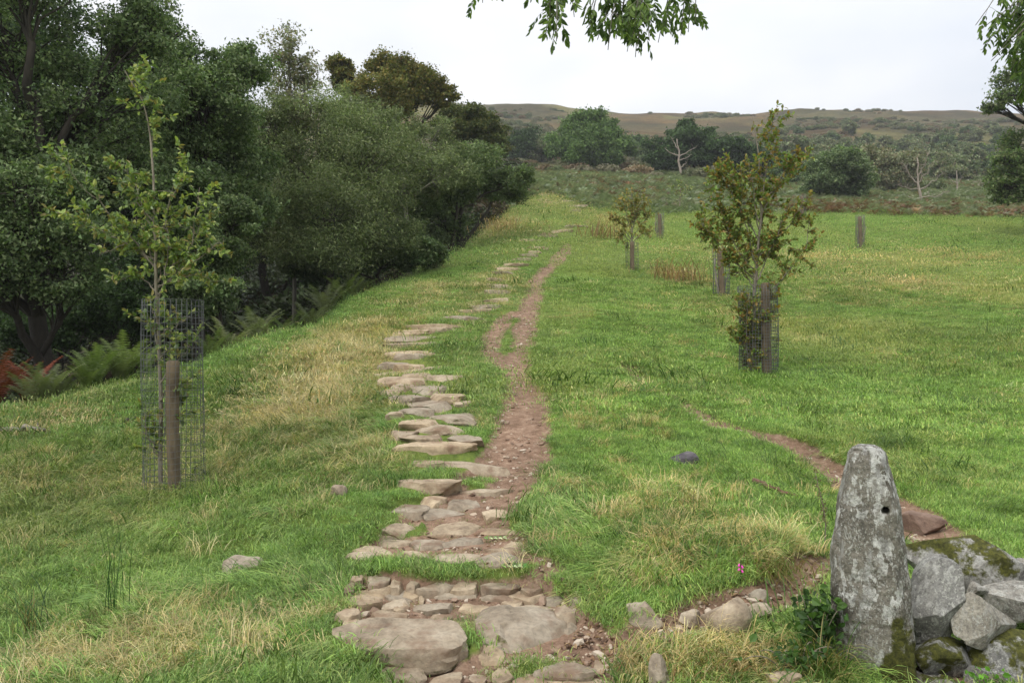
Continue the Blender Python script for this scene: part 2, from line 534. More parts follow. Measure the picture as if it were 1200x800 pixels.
def bump(nt, b, h, strength=.4, dist=.02):
    n = N(nt, 'ShaderNodeBump')
    n.inputs['Strength'].default_value = strength
    n.inputs['Distance'].default_value = dist
    nt.links.new(h, n.inputs['Height'])
    nt.links.new(n.outputs[0], b.inputs['Normal'])


def leafy(name, color_out, nt, b, transl=.35, rough=.5, spec=.3):
    """principled front with some light passing through the blade"""
    out = nt.nodes['Material Output']
    nt.links.new(color_out, b.inputs['Base Color'])
    b.inputs['Roughness'].default_value = rough
    b.inputs['Specular IOR Level'].default_value = spec
    t = N(nt, 'ShaderNodeBsdfTranslucent')
    nt.links.new(mixc(nt, 1.0, color_out, (1.0, 1.15, .6), 'MULTIPLY'), t.inputs['Color'])
    ms = N(nt, 'ShaderNodeMixShader')
    ms.inputs[0].default_value = transl
    nt.links.new(b.outputs[0], ms.inputs[1])
    nt.links.new(t.outputs[0], ms.inputs[2])
    nt.links.new(ms.outputs[0], out.inputs['Surface'])


def mat_grass():
    m, nt, b = new_mat('grass_blade')
    t = attr(nt, 'tint', 'INSTANCER')
    v = attr(nt, 'bv')
    c1 = ramp(nt, v.outputs['Fac'], [(0, (.55, .6, .6)), (.5, (1, 1, 1)), (.9, (1.2, 1.15, 1.0)), (1, (1.45, 1.2, 1.2))])
    c = mixc(nt, 1.0, t.outputs['Color'], c1.outputs[0], 'MULTIPLY')
    leafy('g', c, nt, b, .3, .55, .25)
    return m


def mat_leaf(name='leaf', transl=.3, rough=.45, spec=.4):
    m, nt, b = new_mat(name)
    leafy('l', attr(nt, 'col').outputs['Color'], nt, b, transl, rough, spec)
    return m


def mat_bark(name, c0, c1, scale=8):
    m, nt, b = new_mat(name)
    tc = N(nt, 'ShaderNodeTexCoord')
    mp = N(nt, 'ShaderNodeMapping')
    mp.inputs['Scale'].default_value = (1, 1, .25)
    nt.links.new(tc.outputs['Object'], mp.inputs[0])
    n = noise(nt, scale, 6, .7, mp.outputs[0])
    c = ramp(nt, n.outputs['Fac'], [(.3, c0), (.7, c1)])
    nt.links.new(c.outputs[0], b.inputs['Base Color'])
    b.inputs['Roughness'].default_value = .9
    bump(nt, b, n.outputs['Fac'], .7, .02)
    return m


def mat_stone(name, ca, cb, cdark, scale=3.0, moss=0.0, soil=0.3, lichen=0.0, bumpd=.015):
    m, nt, b = new_mat(name)
    tc = N(nt, 'ShaderNodeTexCoord')
    oi = N(nt, 'ShaderNodeObjectInfo')
    ad = N(nt, 'ShaderNodeVectorMath', operation='ADD')
    geo = N(nt, 'ShaderNodeNewGeometry')
    sc = N(nt, 'ShaderNodeVectorMath', operation='SCALE')
    cmb = N(nt, 'ShaderNodeCombineXYZ')
    for i in range(3): nt.links.new(oi.outputs['Random'], cmb.inputs[i])
    nt.links.new(cmb.outputs[0], sc.inputs[0])
    sc.inputs['Scale'].default_value = 37.0
    nt.links.new(tc.outputs['Object'], ad.inputs[0])
    nt.links.new(sc.outputs[0], ad.inputs[1])
    v = ad.outputs[0]
    n1 = noise(nt, scale, 8, .65, v, .4)
    n2 = noise(nt, scale * 9, 6, .7, v)
    n3 = noise(nt, scale * 1.4, 4, .55, v)
    base = ramp(nt, n1.outputs['Fac'], [(.30, cdark), (.45, ca), (.65, cb)])
    sp = ramp(nt, n2.outputs['Fac'], [(.3, (.72, .72, .72)), (.5, (1, 1, 1)), (.72, (1.18, 1.17, 1.15))])
    c = mixc(nt, 1.0, base.outputs[0], sp.outputs[0], 'MULTIPLY')
    # each stone its own tone
    tone = ramp(nt, oi.outputs['Random'], [(0, (.78, .8, .83)), (.5, (1, .98, .95)), (1, (1.16, 1.1, 1.0))])
    c = mixc(nt, 1.0, c, tone.outputs[0], 'MULTIPLY')
    if soil:
        s = ramp(nt, n3.outputs['Fac'], [(.52, (0, 0, 0)), (.66, (soil, soil, soil))])
        c = mixc(nt, s.outputs[0], c, lin(112, 86, 68))
    if lichen:
        vo = N(nt, 'ShaderNodeTexVoronoi')
        vo.inputs['Scale'].default_value = 13
        mpn = N(nt, 'ShaderNodeMapping'); mpn.inputs['Scale'].default_value = (1, 1, .55)
        nt.links.new(v, mpn.inputs[0])
        wn = noise(nt, 14, 4, .6, mpn.outputs[0])
        wv = N(nt, 'ShaderNodeVectorMath', operation='SCALE'); wv.inputs['Scale'].default_value = .22
        nt.links.new(wn.outputs['Color'], wv.inputs[0])
        wa = N(nt, 'ShaderNodeVectorMath', operation='ADD')
        nt.links.new(mpn.outputs[0], wa.inputs[0]); nt.links.new(wv.outputs[0], wa.inputs[1])
        nt.links.new(wa.outputs[0], vo.inputs['Vector'])
        big = noise(nt, 4.2, 3, .5, v)
        mm = N(nt, 'ShaderNodeMath', operation='MULTIPLY_ADD')
        nt.links.new(big.outputs['Fac'], mm.inputs[0]); mm.inputs[1].default_value = -.66
        nt.links.new(vo.outputs['Distance'], mm.inputs[2])
        lm = ramp(nt, mm.outputs[0], [(.0, (1, 1, 1)), (.05, (0, 0, 0))])
        lb_ = ramp(nt, noise(nt, 24, 5, .7, v).outputs['Fac'], [(.38, (.1, .1, .1)), (.56, (lichen, lichen, lichen))])
        lf = mixc(nt, 1.0, lm.outputs[0], lb_.outputs[0], 'MULTIPLY')
        c = mixc(nt, lf, c, lin(190, 190, 184))
        vs = N(nt, 'ShaderNodeTexVoronoi'); vs.inputs['Scale'].default_value = 46
        nt.links.new(wa.outputs[0], vs.inputs['Vector'])
        sm_ = N(nt, 'ShaderNodeMath', operation='MULTIPLY_ADD')
        b2 = noise(nt, 7, 4, .6, v)
        nt.links.new(b2.outputs['Fac'], sm_.inputs[0]); sm_.inputs[1].default_value = -.62; nt.links.new(vs.outputs['Distance'], sm_.inputs[2])
        l2 = ramp(nt, sm_.outputs[0], [(.0, (.8, .8, .8)), (.06, (0, 0, 0))])
        c = mixc(nt, l2.outputs[0], c, lin(158, 158, 150))
        gr = noise(nt, 70, 4, .75, v)
        gm = ramp(nt, gr.outputs['Fac'], [(.32, (.55, .55, .54)), (.5, (1, 1, 1)), (.7, (1.3, 1.3, 1.28))])
        c = mixc(nt, 1.0, c, gm.outputs[0], 'MULTIPLY')
        # thin vertical pale streaks
        mp2 = N(nt, 'ShaderNodeMapping'); mp2.inputs['Scale'].default_value = (9, 9, 1.6)
        nt.links.new(v, mp2.inputs[0])
        st = noise(nt, 1.6, 5, .6, mp2.outputs[0])
        sm = ramp(nt, st.outputs['Fac'], [(.56, (0, 0, 0)), (.64, (.55, .55, .55))])
        c = mixc(nt, sm.outputs[0], c, lin(160, 160, 156))
        dm = ramp(nt, st.outputs['Fac'], [(.32, (.6, .6, .6)), (.42, (0, 0, 0))])
        c = mixc(nt, dm.outputs[0], c, lin(70, 68, 62))
    if moss:
        sx = N(nt, 'ShaderNodeSeparateXYZ')
        nt.links.new(tc.outputs['Object'], sx.inputs[0])
        a = attr(nt, 'moss')
        add = N(nt, 'ShaderNodeMath', operation='ADD')
        mn = noise(nt, scale * 2.0, 6, .65, v)
        nt.links.new(a.outputs['Fac'], add.inputs[0]); nt.links.new(mn.outputs['Fac'], add.inputs[1])
        mr = ramp(nt, add.outputs[0], [(.92, (0, 0, 0)), (1.04, (moss, moss, moss))])
        mc = ramp(nt, n2.outputs['Fac'], [(.3, (.022, .022, .008)), (.5, (.06, .062, .014)), (.72, (.125, .125, .024))])
        c = mixc(nt, mr.outputs[0], c, mc.outputs[0])
    nt.links.new(c, b.inputs['Base Color'])
    b.inputs['Roughness'].default_value = .88
    b.inputs['Specular IOR Level'].default_value = .25
    hs = N(nt, 'ShaderNodeMath', operation='MULTIPLY_ADD')
    nt.links.new(n2.outputs['Fac'], hs.inputs[0]); hs.inputs[1].default_value = .35
    nt.links.new(n1.outputs['Fac'], hs.inputs[2])
    bump(nt, b, hs.outputs[0], .9, bumpd)
    return m


def mat_ground():
    m, nt, b = new_mat('ground_earth')
    a = attr(nt, 'gcol')
    d = attr(nt, 'dirt')
    tc = N(nt, 'ShaderNodeTexCoord')
    v = tc.outputs['Object']
    n1 = noise(nt, 9, 8, .7, v)
    n2 = noise(nt, 60, 5, .7, v)
    n3 = noise(nt, 1.1, 5, .6, v)
    g = ramp(nt, n1.outputs['Fac'], [(.28, (.45, .48, .5)), (.5, (1, 1, 1)), (.72, (1.45, 1.35, 1.2))])
    gc = mixc(nt, 1.0, a.outputs['Color'], g.outputs[0], 'MULTIPLY')
    so = ramp(nt, n1.outputs['Fac'], [(.3, lin(103, 83, 67)), (.5, lin(141, 116, 98)), (.7, lin(170, 148, 128))])
    so2 = ramp(nt, n2.outputs['Fac'], [(.3, (.68, .66, .64)), (.55, (1, 1, 1)), (.75, (1.3, 1.28, 1.25))])
    sc_ = mixc(nt, 1.0, so.outputs[0], so2.outputs[0], 'MULTIPLY')
    big = ramp(nt, n3.outputs['Fac'], [(.35, (.8, .78, .76)), (.65, (1.1, 1.08, 1.05))])
    sc_ = mixc(nt, 1.0, sc_, big.outputs[0], 'MULTIPLY')
    # break the dirt edge up finely
    e = N(nt, 'ShaderNodeMath', operation='MULTIPLY_ADD')
    nt.links.new(n1.outputs['Fac'], e.inputs[0]); e.inputs[1].default_value = .9
    nt.links.new(d.outputs['Fac'], e.inputs[2])
    er = ramp(nt, e.outputs[0], [(.78, (0, 0, 0)), (1.0, (1, 1, 1))])
    c = mixc(nt, er.outputs[0], gc, sc_)
    nt.links.new(c, b.inputs['Base Color'])
    b.inputs['Roughness'].default_value = .95
    b.inputs['Specular IOR Level'].default_value = .15
    hs = N(nt, 'ShaderNodeMath', operation='MULTIPLY_ADD')
    nt.links.new(n2.outputs['Fac'], hs.inputs[0]); hs.inputs[1].default_value = .5
    nt.links.new(n1.outputs['Fac'], hs.inputs[2])
    bump(nt, b, hs.outputs[0], .8, .03)
    return m


def mat_hill():
    m, nt, b = new_mat('hill_moor')
    a = attr(nt, 'gcol')
    tc = N(nt, 'ShaderNodeTexCoord')
    n1 = noise(nt, .12, 8, .68, tc.outputs['Object'])
    n2 = noise(nt, .9, 6, .7, tc.outputs['Object'])
    g = ramp(nt, n1.outputs['Fac'], [(.30, (.55, .6, .62)), (.5, (1, 1, 1)), (.68, (1.3, 1.2, 1.05))])
    g2 = ramp(nt, n2.outputs['Fac'], [(.35, (.62, .65, .62)), (.6, (1.15, 1.15, 1.1))])
    c = mixc(nt, 1.0, a.outputs['Color'], g.outputs[0], 'MULTIPLY')
    c = mixc(nt, 1.0, c, g2.outputs[0], 'MULTIPLY')
    nt.links.new(c, b.inputs['Base Color'])
    b.inputs['Roughness'].default_value = .95
    b.inputs['Specular IOR Level'].default_value = .1
    bump(nt, b, n2.outputs['Fac'], 1.0, .8)
    return m


M_GRASS = mat_grass()
M_LEAF = mat_leaf('leaf', .3, .6, .22)
M_LEAFY = mat_leaf('thin_leaf', .42, .5, .3)
M_BARK = mat_bark('dark_bark', lin(36, 32, 27), lin(66, 60, 50), 7)
M_BARKG = mat_bark('grey_bark', lin(84, 80, 72), lin(140, 134, 122), 9)
M_BARKS = mat_bark('sapling_bark', lin(92, 84, 72), lin(150, 142, 124), 30)
M_DEAD = mat_bark('dead_wood', lin(108, 98, 86), lin(156, 146, 132), 6)
M_WOOD = mat_bark('weathered_stake', lin(72, 62, 48), lin(116, 102, 80), 14)
M_SLAB = mat_stone('path_stone', lin(166, 146, 122), lin(188, 170, 146), lin(124, 104, 86), 4.5, .0, .60)
M_SLABM = mat_stone('mossy_path_stone', lin(150, 136, 116), lin(174, 161, 141), lin(108, 95, 81), 4.0, .85, .6)
M_POST = mat_stone('lichen_stone', lin(104, 101, 94), lin(122, 119, 110), lin(70, 66, 58), 5.0, 1.0, .0, .85, .03)
M_WALL = mat_stone('wall_stone', lin(120, 118, 113), lin(150, 148, 142), lin(84, 80, 74), 4.5, 1.0, .0, .35, .015)
M_ROCK = mat_stone('field_rock', lin(150, 138, 122), lin(178, 168, 150), lin(112, 100, 86), 5.0, .9, .15, 0)
M_REDROCK = mat_stone('red_rock', lin(116, 96, 84), lin(140, 118, 104), lin(82, 64, 56), 5.0, .9, .2, 0)
M_DARKROCK = mat_stone('dark_rock', lin(84, 80, 84), lin(120, 116, 116), lin(56, 52, 54), 5.0, 0, 0, 0)
M_GROUND = mat_ground()
M_HILL = mat_hill()
mw, ntw, bw = new_mat('galvanised_wire')
bw.inputs['Base Color'].default_value = (*lin(100, 102, 102), 1)
bw.inputs['Metallic'].default_value = .5
bw.inputs['Roughness'].default_value = .5
M_WIRE = mw
mp_, ntp, bp = new_mat('pink_petal')
bp.inputs['Base Color'].default_value = (*lin(214, 70, 168), 1)
bp.inputs['Roughness'].default_value = .5
M_PINK = mp_

# ------------------------------------------------------------------ ground sheet
GREEN = np.array(lin(104, 132, 54)); OLIVE = np.array(lin(116, 118, 66)); STRAWC = np.array(lin(160, 142, 96)); MOSSC = np.array(lin(72, 92, 36))


def grass_fields(x, y):
    n1 = fbm(x * .45, y * .45, 101, 4)
    n2 = fbm(x * 1.7, y * 1.7, 102, 3)
    straw = np.clip(blobs(x, y, STRAW) * (.55 + .9 * n2) + .75 * sstep(.6, .8, fbm(x * .9, y * .9, 108, 4)) * .3, 0, 1)
    long_ = np.clip(blobs(x, y, LONG) * (.3 + .9 * fbm(x * 1.1, y * 1.1, 109, 3)) + .3 * (n1 - .42), 0, 1)
    return n1, n2, straw, long_


ru = np.concatenate([np.arange(-1400, -160, 40), np.arange(-160, 1361, 3.0), np.arange(1400, 3001, 40)])
ry = np.concatenate([[-45, -30, -20, -12, -7, -3, -.5, 1.0], np.exp(np.arange(math.log(1.6), math.log(760), .0175))])
wy = np.where(ry >= 2, ry, 2 + (2 - ry))
GX = ((ru[:, None] - 600) / F) * wy[None, :]
GY = np.broadcast_to(ry[None, :], GX.shape).copy()
gx, gy = GX.ravel(), GY.ravel()
dirt, trail = dirt_of(gx, gy)
gz = H(gx, gy, dirt)
n1, n2, straw, long_ = grass_fields(gx, gy)
mead = meadow(gx, gy)
ppx = 600 + F * gx / np.maximum(gy, 2)
gc = GREEN * .45 + OLIVE * .35 + np.zeros((len(gx), 3))
gc = gc * (1 - straw[:, None] * .6) + STRAWC * straw[:, None] * .5
nb = fbm(gx * .25, gy * .25, 55, 4)
shaded_earth = np.array(lin(44, 36, 28)) * (1 - nb[:, None]) + np.array(lin(44, 48, 28)) * nb[:, None]  # ravine earth, darkened to put the canopy's shade into its colour
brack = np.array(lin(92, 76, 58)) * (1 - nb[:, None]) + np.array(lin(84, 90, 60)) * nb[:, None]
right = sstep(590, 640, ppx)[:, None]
oth = shaded_earth * (1 - right) + brack * right
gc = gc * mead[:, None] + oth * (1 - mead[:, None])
# distant moor: olive grass, brown bracken, dark heather
na = fbm(gx * .018, gy * .018, 61, 4)[:, None]
nb2 = fbm(gx * .03 + 5, gy * .022, 62, 5)[:, None]
moor = np.array(lin(122, 116, 74)) * .74
moor = moor * (1 - sstep(.45, .6, nb2)) + np.array(lin(110, 92, 62)) * .75 * sstep(.45, .6, nb2)
moor = moor * (1 - .8 * sstep(.5, .62, na)) + np.array(lin(84, 80, 56)) * .7 * sstep(.5, .62, na)
low = sstep(300, 190, gy)[:, None]
moor = moor * (.72 + .42 * sstep(.40, .58, fbm(gx * .05 + 2, gy * .035, 64, 4)))[:, None]
moor = moor * (1 - low * .7) + np.array(lin(80, 82, 58)) * low * .7
fm = sstep(110, 170, gy)[:, None]
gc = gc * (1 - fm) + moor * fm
nx_, ny_ = GX.shape
idx = np.arange(nx_ * ny_).reshape(nx_, ny_)
Q = np.stack([idx[:-1, :-1], idx[1:, :-1], idx[1:, 1:], idx[:-1, 1:]], -1).reshape(-1, 4)
fd = dirt[Q].mean(1); ft = trail[Q].mean(1); fy_ = gy[Q].mean(1)
GV = np.c_[gx, gy, gz]


def sub_sheet(name, mask, mat):
    q = Q[mask]
    u, inv = np.unique(q, return_inverse=True)
    me = mesh_np(name, GV[u], inv.reshape(-1, 4), attrs={'gcol': gc[u], 'dirt': dirt[u]}, smooth=True)
    return tag(obj(name, me, mat), kind='structure')


is_p = (fd > .45) & (ft < .5)
is_t = (fd > .45) & (ft >= .5)
hill_m = fy_ > 125
sub_sheet('ground', ~(is_p | is_t | hill_m), M_GROUND)
FOOT = sub_sheet('footpath', is_p & ~hill_m, M_GROUND)
sub_sheet('worn_trail', is_t & ~hill_m, M_GROUND)
sub_sheet('hill', hill_m, M_HILL)

# ------------------------------------------------------------------ tubes, leaves
class Geo:
    def __init__(s):
        s.V = []; s.Q = []; s.T = []; s.n = 0; s.C = []

    def add(s, V, Q=None, T=None, C=None):
        V = np.asarray(V, float)
        if Q is not None and len(Q): s.Q.append(np.asarray(Q) + s.n)
        if T is not None and len(T): s.T.append(np.asarray(T) + s.n)
        s.V.append(V)
        if C is not None: s.C.append(np.broadcast_to(np.asarray(C, float), (len(V), 3)))
        s.n += len(V)

    def tube(s, pts, rad, k=6, C=None):
        P = np.asarray(pts, float); n = len(P)
        R = np.broadcast_to(np.asarray(rad, float), (n,))
        T = np.gradient(P, axis=0)
        T /= np.linalg.norm(T, axis=1)[:, None] + 1e-9
        ref = np.array([0, 0, 1.]) if abs(T[:, 2].mean()) < .8 else np.array([1., 0, 0])
        A = np.cross(T, ref); A /= np.linalg.norm(A, axis=1)[:, None] + 1e-9
        B = np.cross(T, A)
        an = np.arange(k) * 2 * math.pi / k
        ring = P[:, None] + R[:, None, None] * (A[:, None] * np.cos(an)[None, :, None] + B[:, None] * np.sin(an)[None, :, None])
        i = np.arange(n - 1)[:, None] * k + np.arange(k)[None]
        j = np.arange(n - 1)[:, None] * k + (np.arange(k)[None] + 1) % k
        q = np.stack([i, j, j + k, i + k], -1).reshape(-1, 4)
        V = np.concatenate([ring.reshape(-1, 3), P[-1:]])
        e = (n - 1) * k
        t = [[e + a, e + (a + 1) % k, n * k] for a in range(k)]
        s.add(V, q, t, C)

    def mesh(s, name, origin=(0, 0, 0), smooth=True, extra=None):
        V = np.concatenate(s.V) - np.asarray(origin)
        at = dict(extra or {})
        if s.C: at['col'] = np.concatenate(s.C)
        return mesh_np(name, V, np.concatenate(s.Q) if s.Q else None, np.concatenate(s.T) if s.T else None, at, smooth)


def unit(a):
    return a / (np.linalg.norm(a, axis=-1, keepdims=True) + 1e-9)


def leaves(P, L, W, rng, upb=.8, droop=.3, axis=None):
    n = len(P)
    nr = unit(rng.normal(size=(n, 3)) + np.array([0, 0, upb]))
    a = rng.normal(size=(n, 3)) if axis is None else axis + rng.normal(size=(n, 3)) * .45
    a = a - (a * nr).sum(1)[:, None] * nr
    a = unit(a); a[:, 2] -= droop * rng.random(n); a = unit(a)
    sd_ = unit(np.cross(nr, a))
    kk = (.5 + 1.0 * rng.random(n) ** 1.4)[:, None]; l = L * kk * 1.05; w_ = W * kk * (.8 + .4 * rng.random((n, 1)))
    V = np.stack([P - a * l * .45 + sd_ * w_ * .22, P + sd_ * w_ * (-.55) + nr * w_ * .1, P + a * l * .55 + sd_ * w_ * .2], 1)
    q = np.arange(n * 3).reshape(n, 3)
    return V.reshape(-1, 3), q


FOL = 1.38


def leaf_cols(n, pal, rng, jitter=.18):
    pal = np.asarray(pal)
    c = pal[rng.integers(0, len(pal), n)]
    c = c * (1 + jitter * rng.normal(size=(n, 1)))
    return np.clip(c * FOL * np.array([1.05, 1.0, .93]), .004, .9)


def bez(a, b, c, n):
    t = np.linspace(0, 1, n)[:, None]
    return (1 - t) ** 2 * a + 2 * t * (1 - t) * b + t * t * c


def wob(P, amp, rng):
    Q_ = P.copy()
    n = len(P)
    o = rng.normal(size=(n, 3)) * amp
    o[0] = 0; o[-1] *= .3
    return Q_ + o


LEAFK = 2.9


def make_tree(name, label, bpx, depth, lobes, pal, trunk_r=.2, leaf=(.09, .05), nleaf=30000, seed=0, sparse=0.0, bark=None, group=None, twig=1.0, clump=.34, upb=.8, split=False, cat='tree', base=None):
    rng = np.random.default_rng(seed)
    if base is None:
        x0 = (bpx - 600) / F * depth
        base = np.array([x0, depth, zg(x0, depth)])
    base = np.array(base, float)
    C = []; R = []
    for i, lb in enumerate(lobes):
        cx, cy, rx, ry_ = lb[:4]
        dz = lb[4] if len(lb) > 4 else rng.uniform(-.75, .35) * rx * depth / F
        C.append(up(cx, cy, depth) + np.array([0, dz, 0]))
        R.append((rx * depth / F, (rx + ry_) / 2 * depth / F, ry_ * depth / F))
    C = np.array(C); R = np.array(R)
    root = root_empty(name, base, label, cat, group)
    wood = Geo()
    top = C[np.argmax(C[:, 2])]
    ctr = C.mean(0)
    # trunk
    hz = ctr[2] + .3 * (top[2] - ctr[2])
    tp = np.array([ctr[0] * .7 + base[0] * .3, ctr[1] * .5 + base[1] * .5, hz])
    tr = bez(base - np.array([0, 0, .3]), np.array([base[0] * .75 + tp[0] * .25, base[1], base[2] * .45 + tp[2] * .55]), tp, 9)
    tr = wob(tr, trunk_r * .35, rng)
    trunk_r = trunk_r * .8
    rr = np.linspace(trunk_r * 1.15, trunk_r * .35, 9); rr[0] *= 1.35
    wood.tube(tr, rr, 8)
    if split:
        for k in range(2):
            e = C[k % len(C)]
            wood.tube(wob(bez(base + np.array([rng.uniform(-.3, .3), 0, -.2]), (base + e) / 2 + np.array([rng.uniform(-.5, .5), 0, -.2]), e, 8), trunk_r * .3, rng), np.linspace(trunk_r * .8, trunk_r * .2, 8), 7)
    lc = Geo()
    vol = R.prod(1) ** (2 / 3); share = vol / vol.sum()
    for i in range(len(C)):
        hfrac = np.clip((C[i, 2] - base[2]) / max(.1, (tp[2] - base[2])) * .62, .22, .95)
        st = tr[int(round(hfrac * 8))]
        mid = (st + C[i]) / 2 + np.array([0, 0, .18 * np.linalg.norm(C[i] - st)]) * rng.uniform(-.3, 1)
        lr = trunk_r * (.34 + .2 * rng.random())
        lb = wob(bez(st, mid, C[i], 8), np.linalg.norm(C[i] - st) * .035, rng)
        wood.tube(lb, np.linspace(lr, lr * .3, 8), 6)
        nc = int(max(8, 3.6 / clump ** 2))
        d = unit(rng.normal(size=(nc, 3)))
        rad = rng.uniform(.1, 1.0, nc) ** .45
        cc = C[i] + d * rad[:, None] * R[i] * (1 - clump * .55)
        rc = R[i].mean() * clump * rng.uniform(.7, 1.35, nc)
        nl = int(nleaf * LEAFK * share[i])
        wts = rc ** 2; wts /= wts.sum()
        for j in range(nc):
            s0 = lb[rng.integers(3, 8)]
            sb = wob(bez(s0, (s0 + cc[j]) / 2 + np.array([0, 0, .15 * rc[j]]), cc[j], 5), rc[j] * .07, rng)
            r0 = lr * .3
            wood.tube(sb, np.linspace(r0, r0 * .35, 5), 4)
            nt_ = 5
            tips = cc[j] + unit(rng.normal(size=(nt_, 3)) + d[j] * .5) * rc[j] * rng.uniform(.6, 1.15, (nt_, 1)) * np.array([1, 1, .62])
            for t_ in tips:
                wood.tube(np.array([sb[3], (sb[4] + t_) / 2 + rng.normal(size=3) * rc[j] * .08, t_]), [r0 * .3, r0 * .2, r0 * .1], 3)
            k = int(nl * wts[j] * (1 - sparse * rng.random()))
            if k < 4: continue
            which = rng.integers(0, nt_, k)
            tt = rng.random(k)[:, None] ** .7
            P = sb[4] * (1 - tt) + tips[which] * tt
            P = P + rng.normal(size=(k, 3)) * rc[j] * np.array([.34, .34, .22])
            V, q = leaves(P, leaf[0] * .98, leaf[1] * 1.25, rng, upb)
            cshift = 1 + .16 * rng.normal()
            lc.add(V, None, q, np.repeat(leaf_cols(k, pal, rng) * cshift, 3, 0))
    obj('trunk', wood.mesh('trunk', base), bark or M_BARK, root)
    o = obj('crown', lc.mesh('crown', base, False), M_LEAF, root)
    return root


# ------------------------------------------------------------------ the wood in the ravine
P_ALDER = [lin(78, 98, 64), lin(92, 110, 76), lin(68, 86, 56), lin(108, 122, 88)]
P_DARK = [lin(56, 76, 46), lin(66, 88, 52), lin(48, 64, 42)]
P_WILLOW = [lin(86, 100, 67), lin(98, 112, 75), lin(76, 90, 60), lin(110, 118, 86)]
P_OLIVE = [lin(98, 98, 52), lin(88, 94, 50), lin(110, 100, 56), lin(78, 86, 46)]
P_OAK = [lin(62, 74, 44), lin(74, 84, 48), lin(84, 86, 50)]
P_GREEN = [lin(78, 102, 58), lin(90, 112, 64), lin(66, 88, 52)]
P_GREY = [lin(104, 114, 90), lin(116, 122, 98), lin(96, 100, 80), lin(118, 112, 92)]
W = 'trees of the ravine wood'
make_tree('alder_tree', 'tall dark alder at the left edge leaning over the ravine', 50, 17, [(15, 40, 105, 70), (95, 120, 95, 70), (0, 170, 100, 75), (150, 35, 62, 50), (60, -60, 140, 70), (40, 245, 85, 55), (130, 200, 70, 50), (-90, 80, 110, 110), (-80, 250, 100, 80), (0, 300, 70, 45, -1.5), (60, 290, 60, 50, -1.6), (95, 240, 70, 50, -1.6), (40, 325, 60, 34, -2.0), (110, 330, 55, 34, -1.2), (130, 285, 60, 40, -1.5)], P_ALDER, .26, (.085, .05), 62000, 1, .3, group=W)
make_tree('alder_tree', 'dark broad alder directly behind the left caged sapling', 235, 21, [(190, 95, 55, 55), (250, 140, 70, 62), (275, 80, 48, 40), (225, 215, 75, 60), (180, 190, 60, 60), (290, 210, 45, 60), (190, 30, 34, 30)], P_ALDER, .22, (.09, .055), 46000, 2, .3, group=W)
make_tree('birch_tree', 'slender airy tree with sparse crown rising above the wood', 345, 27, [(340, 62, 26, 28), (360, 85, 26, 28), (335, 100, 30, 30), (350, 140, 34, 40)], P_GREY, .09, (.10, .06), 4200, 3, .5, M_BARKG, W, clump=.42)
make_tree('willow_tree', 'rounded grey-green willow dome left of the stone steps', 390, 26, [(370, 165, 75, 68), (425, 190, 72, 72), (325, 215, 58, 66), (400, 265, 82, 60), (312, 150, 42, 50), (350, 290, 60, 45), (450, 265, 50, 50), (300, 270, 45, 50)], P_WILLOW, .16, (.10, .03), 60000, 4, .3, group=W)
make_tree('oak_tree', 'olive and rust tinged oak crown topping the wood', 470, 50, [(415, 95, 30, 22), (462, 84, 38, 24), (500, 100, 30, 26), (455, 118, 55, 26), (520, 118, 18, 18), (400, 80, 20, 14)], P_OLIVE, .35, (.17, .11), 22000, 5, .3, group=W, clump=.36)
make_tree('oak_tree', 'dark round oak beyond the willows near the hill skyline', 560, 58, [(548, 143, 34, 24), (572, 155, 24, 22), (530, 160, 30, 24), (583, 172, 16, 14)], P_OAK, .3, (.19, .12), 14000, 6, .25, group=W, clump=.36)
make_tree('willow_tree', 'pale willow with bare silvery twigs below the olive oak', 480, 34, [(455, 150, 45, 40), (500, 175, 50, 42), (450, 205, 60, 50), (520, 205, 40, 36), (410, 140, 35, 34)], P_WILLOW, .15, (.12, .04), 32000, 7, .45, M_BARKG, W, clump=.3)
make_tree('hawthorn_tree', 'spreading hawthorn with dark forked trunks beside the grassy bank', 535, 36, [(545, 210, 50, 30), (590, 215, 34, 22), (500, 235, 42, 36), (556, 186, 36, 22), (612, 206, 20, 12), (520, 265, 28, 22)], P_WILLOW[:3] + P_ALDER, .2, (.12, .06), 30000, 8, .3, group=W, split=True)
make_tree('holly_bush', 'low dark leafy bush at the foot of the willows', 440, 27.5, [(430, 292, 45, 34), (380, 312, 45, 28), (480, 292, 32, 28), (505, 300, 20, 22)], P_ALDER, .1, (.10, .06), 22000, 9, .2, group=W, cat='bush')
make_tree('holly_bush', 'dense grey-green bush just right of the left sapling guard', 262, 18.5, [(245, 300, 40, 42), (278, 268, 32, 42), (205, 290, 34, 38), (250, 345, 36, 28)], P_ALDER, .1, (.08, .045), 24000, 10, .2, group=W, cat='bush')
make_tree('alder_tree', 'shaded alder at the back of the ravine, left of the sapling', 90, 29, [(60, 290, 130, 60), (170, 310, 110, 60), (-70, 280, 150, 90), (-60, 120, 150, 120), (40, 200, 120, 70)], P_DARK, .3, (.14, .09), 30000, 12, .2, group=W)  # back alders and hazel: the wood's inner shade put into the dark leaves
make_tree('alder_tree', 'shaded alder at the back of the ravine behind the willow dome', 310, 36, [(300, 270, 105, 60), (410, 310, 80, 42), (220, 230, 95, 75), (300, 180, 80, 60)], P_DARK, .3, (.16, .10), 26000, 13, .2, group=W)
make_tree('alder_tree', 'tall shaded alder filling the gaps between the left crowns', 150, 33, [(110, 100, 120, 90), (225, 170, 80, 80), (0, 40, 110, 100), (150, 220, 110, 70)], P_DARK, .32, (.15, .10), 30000, 14, .2, group=W)
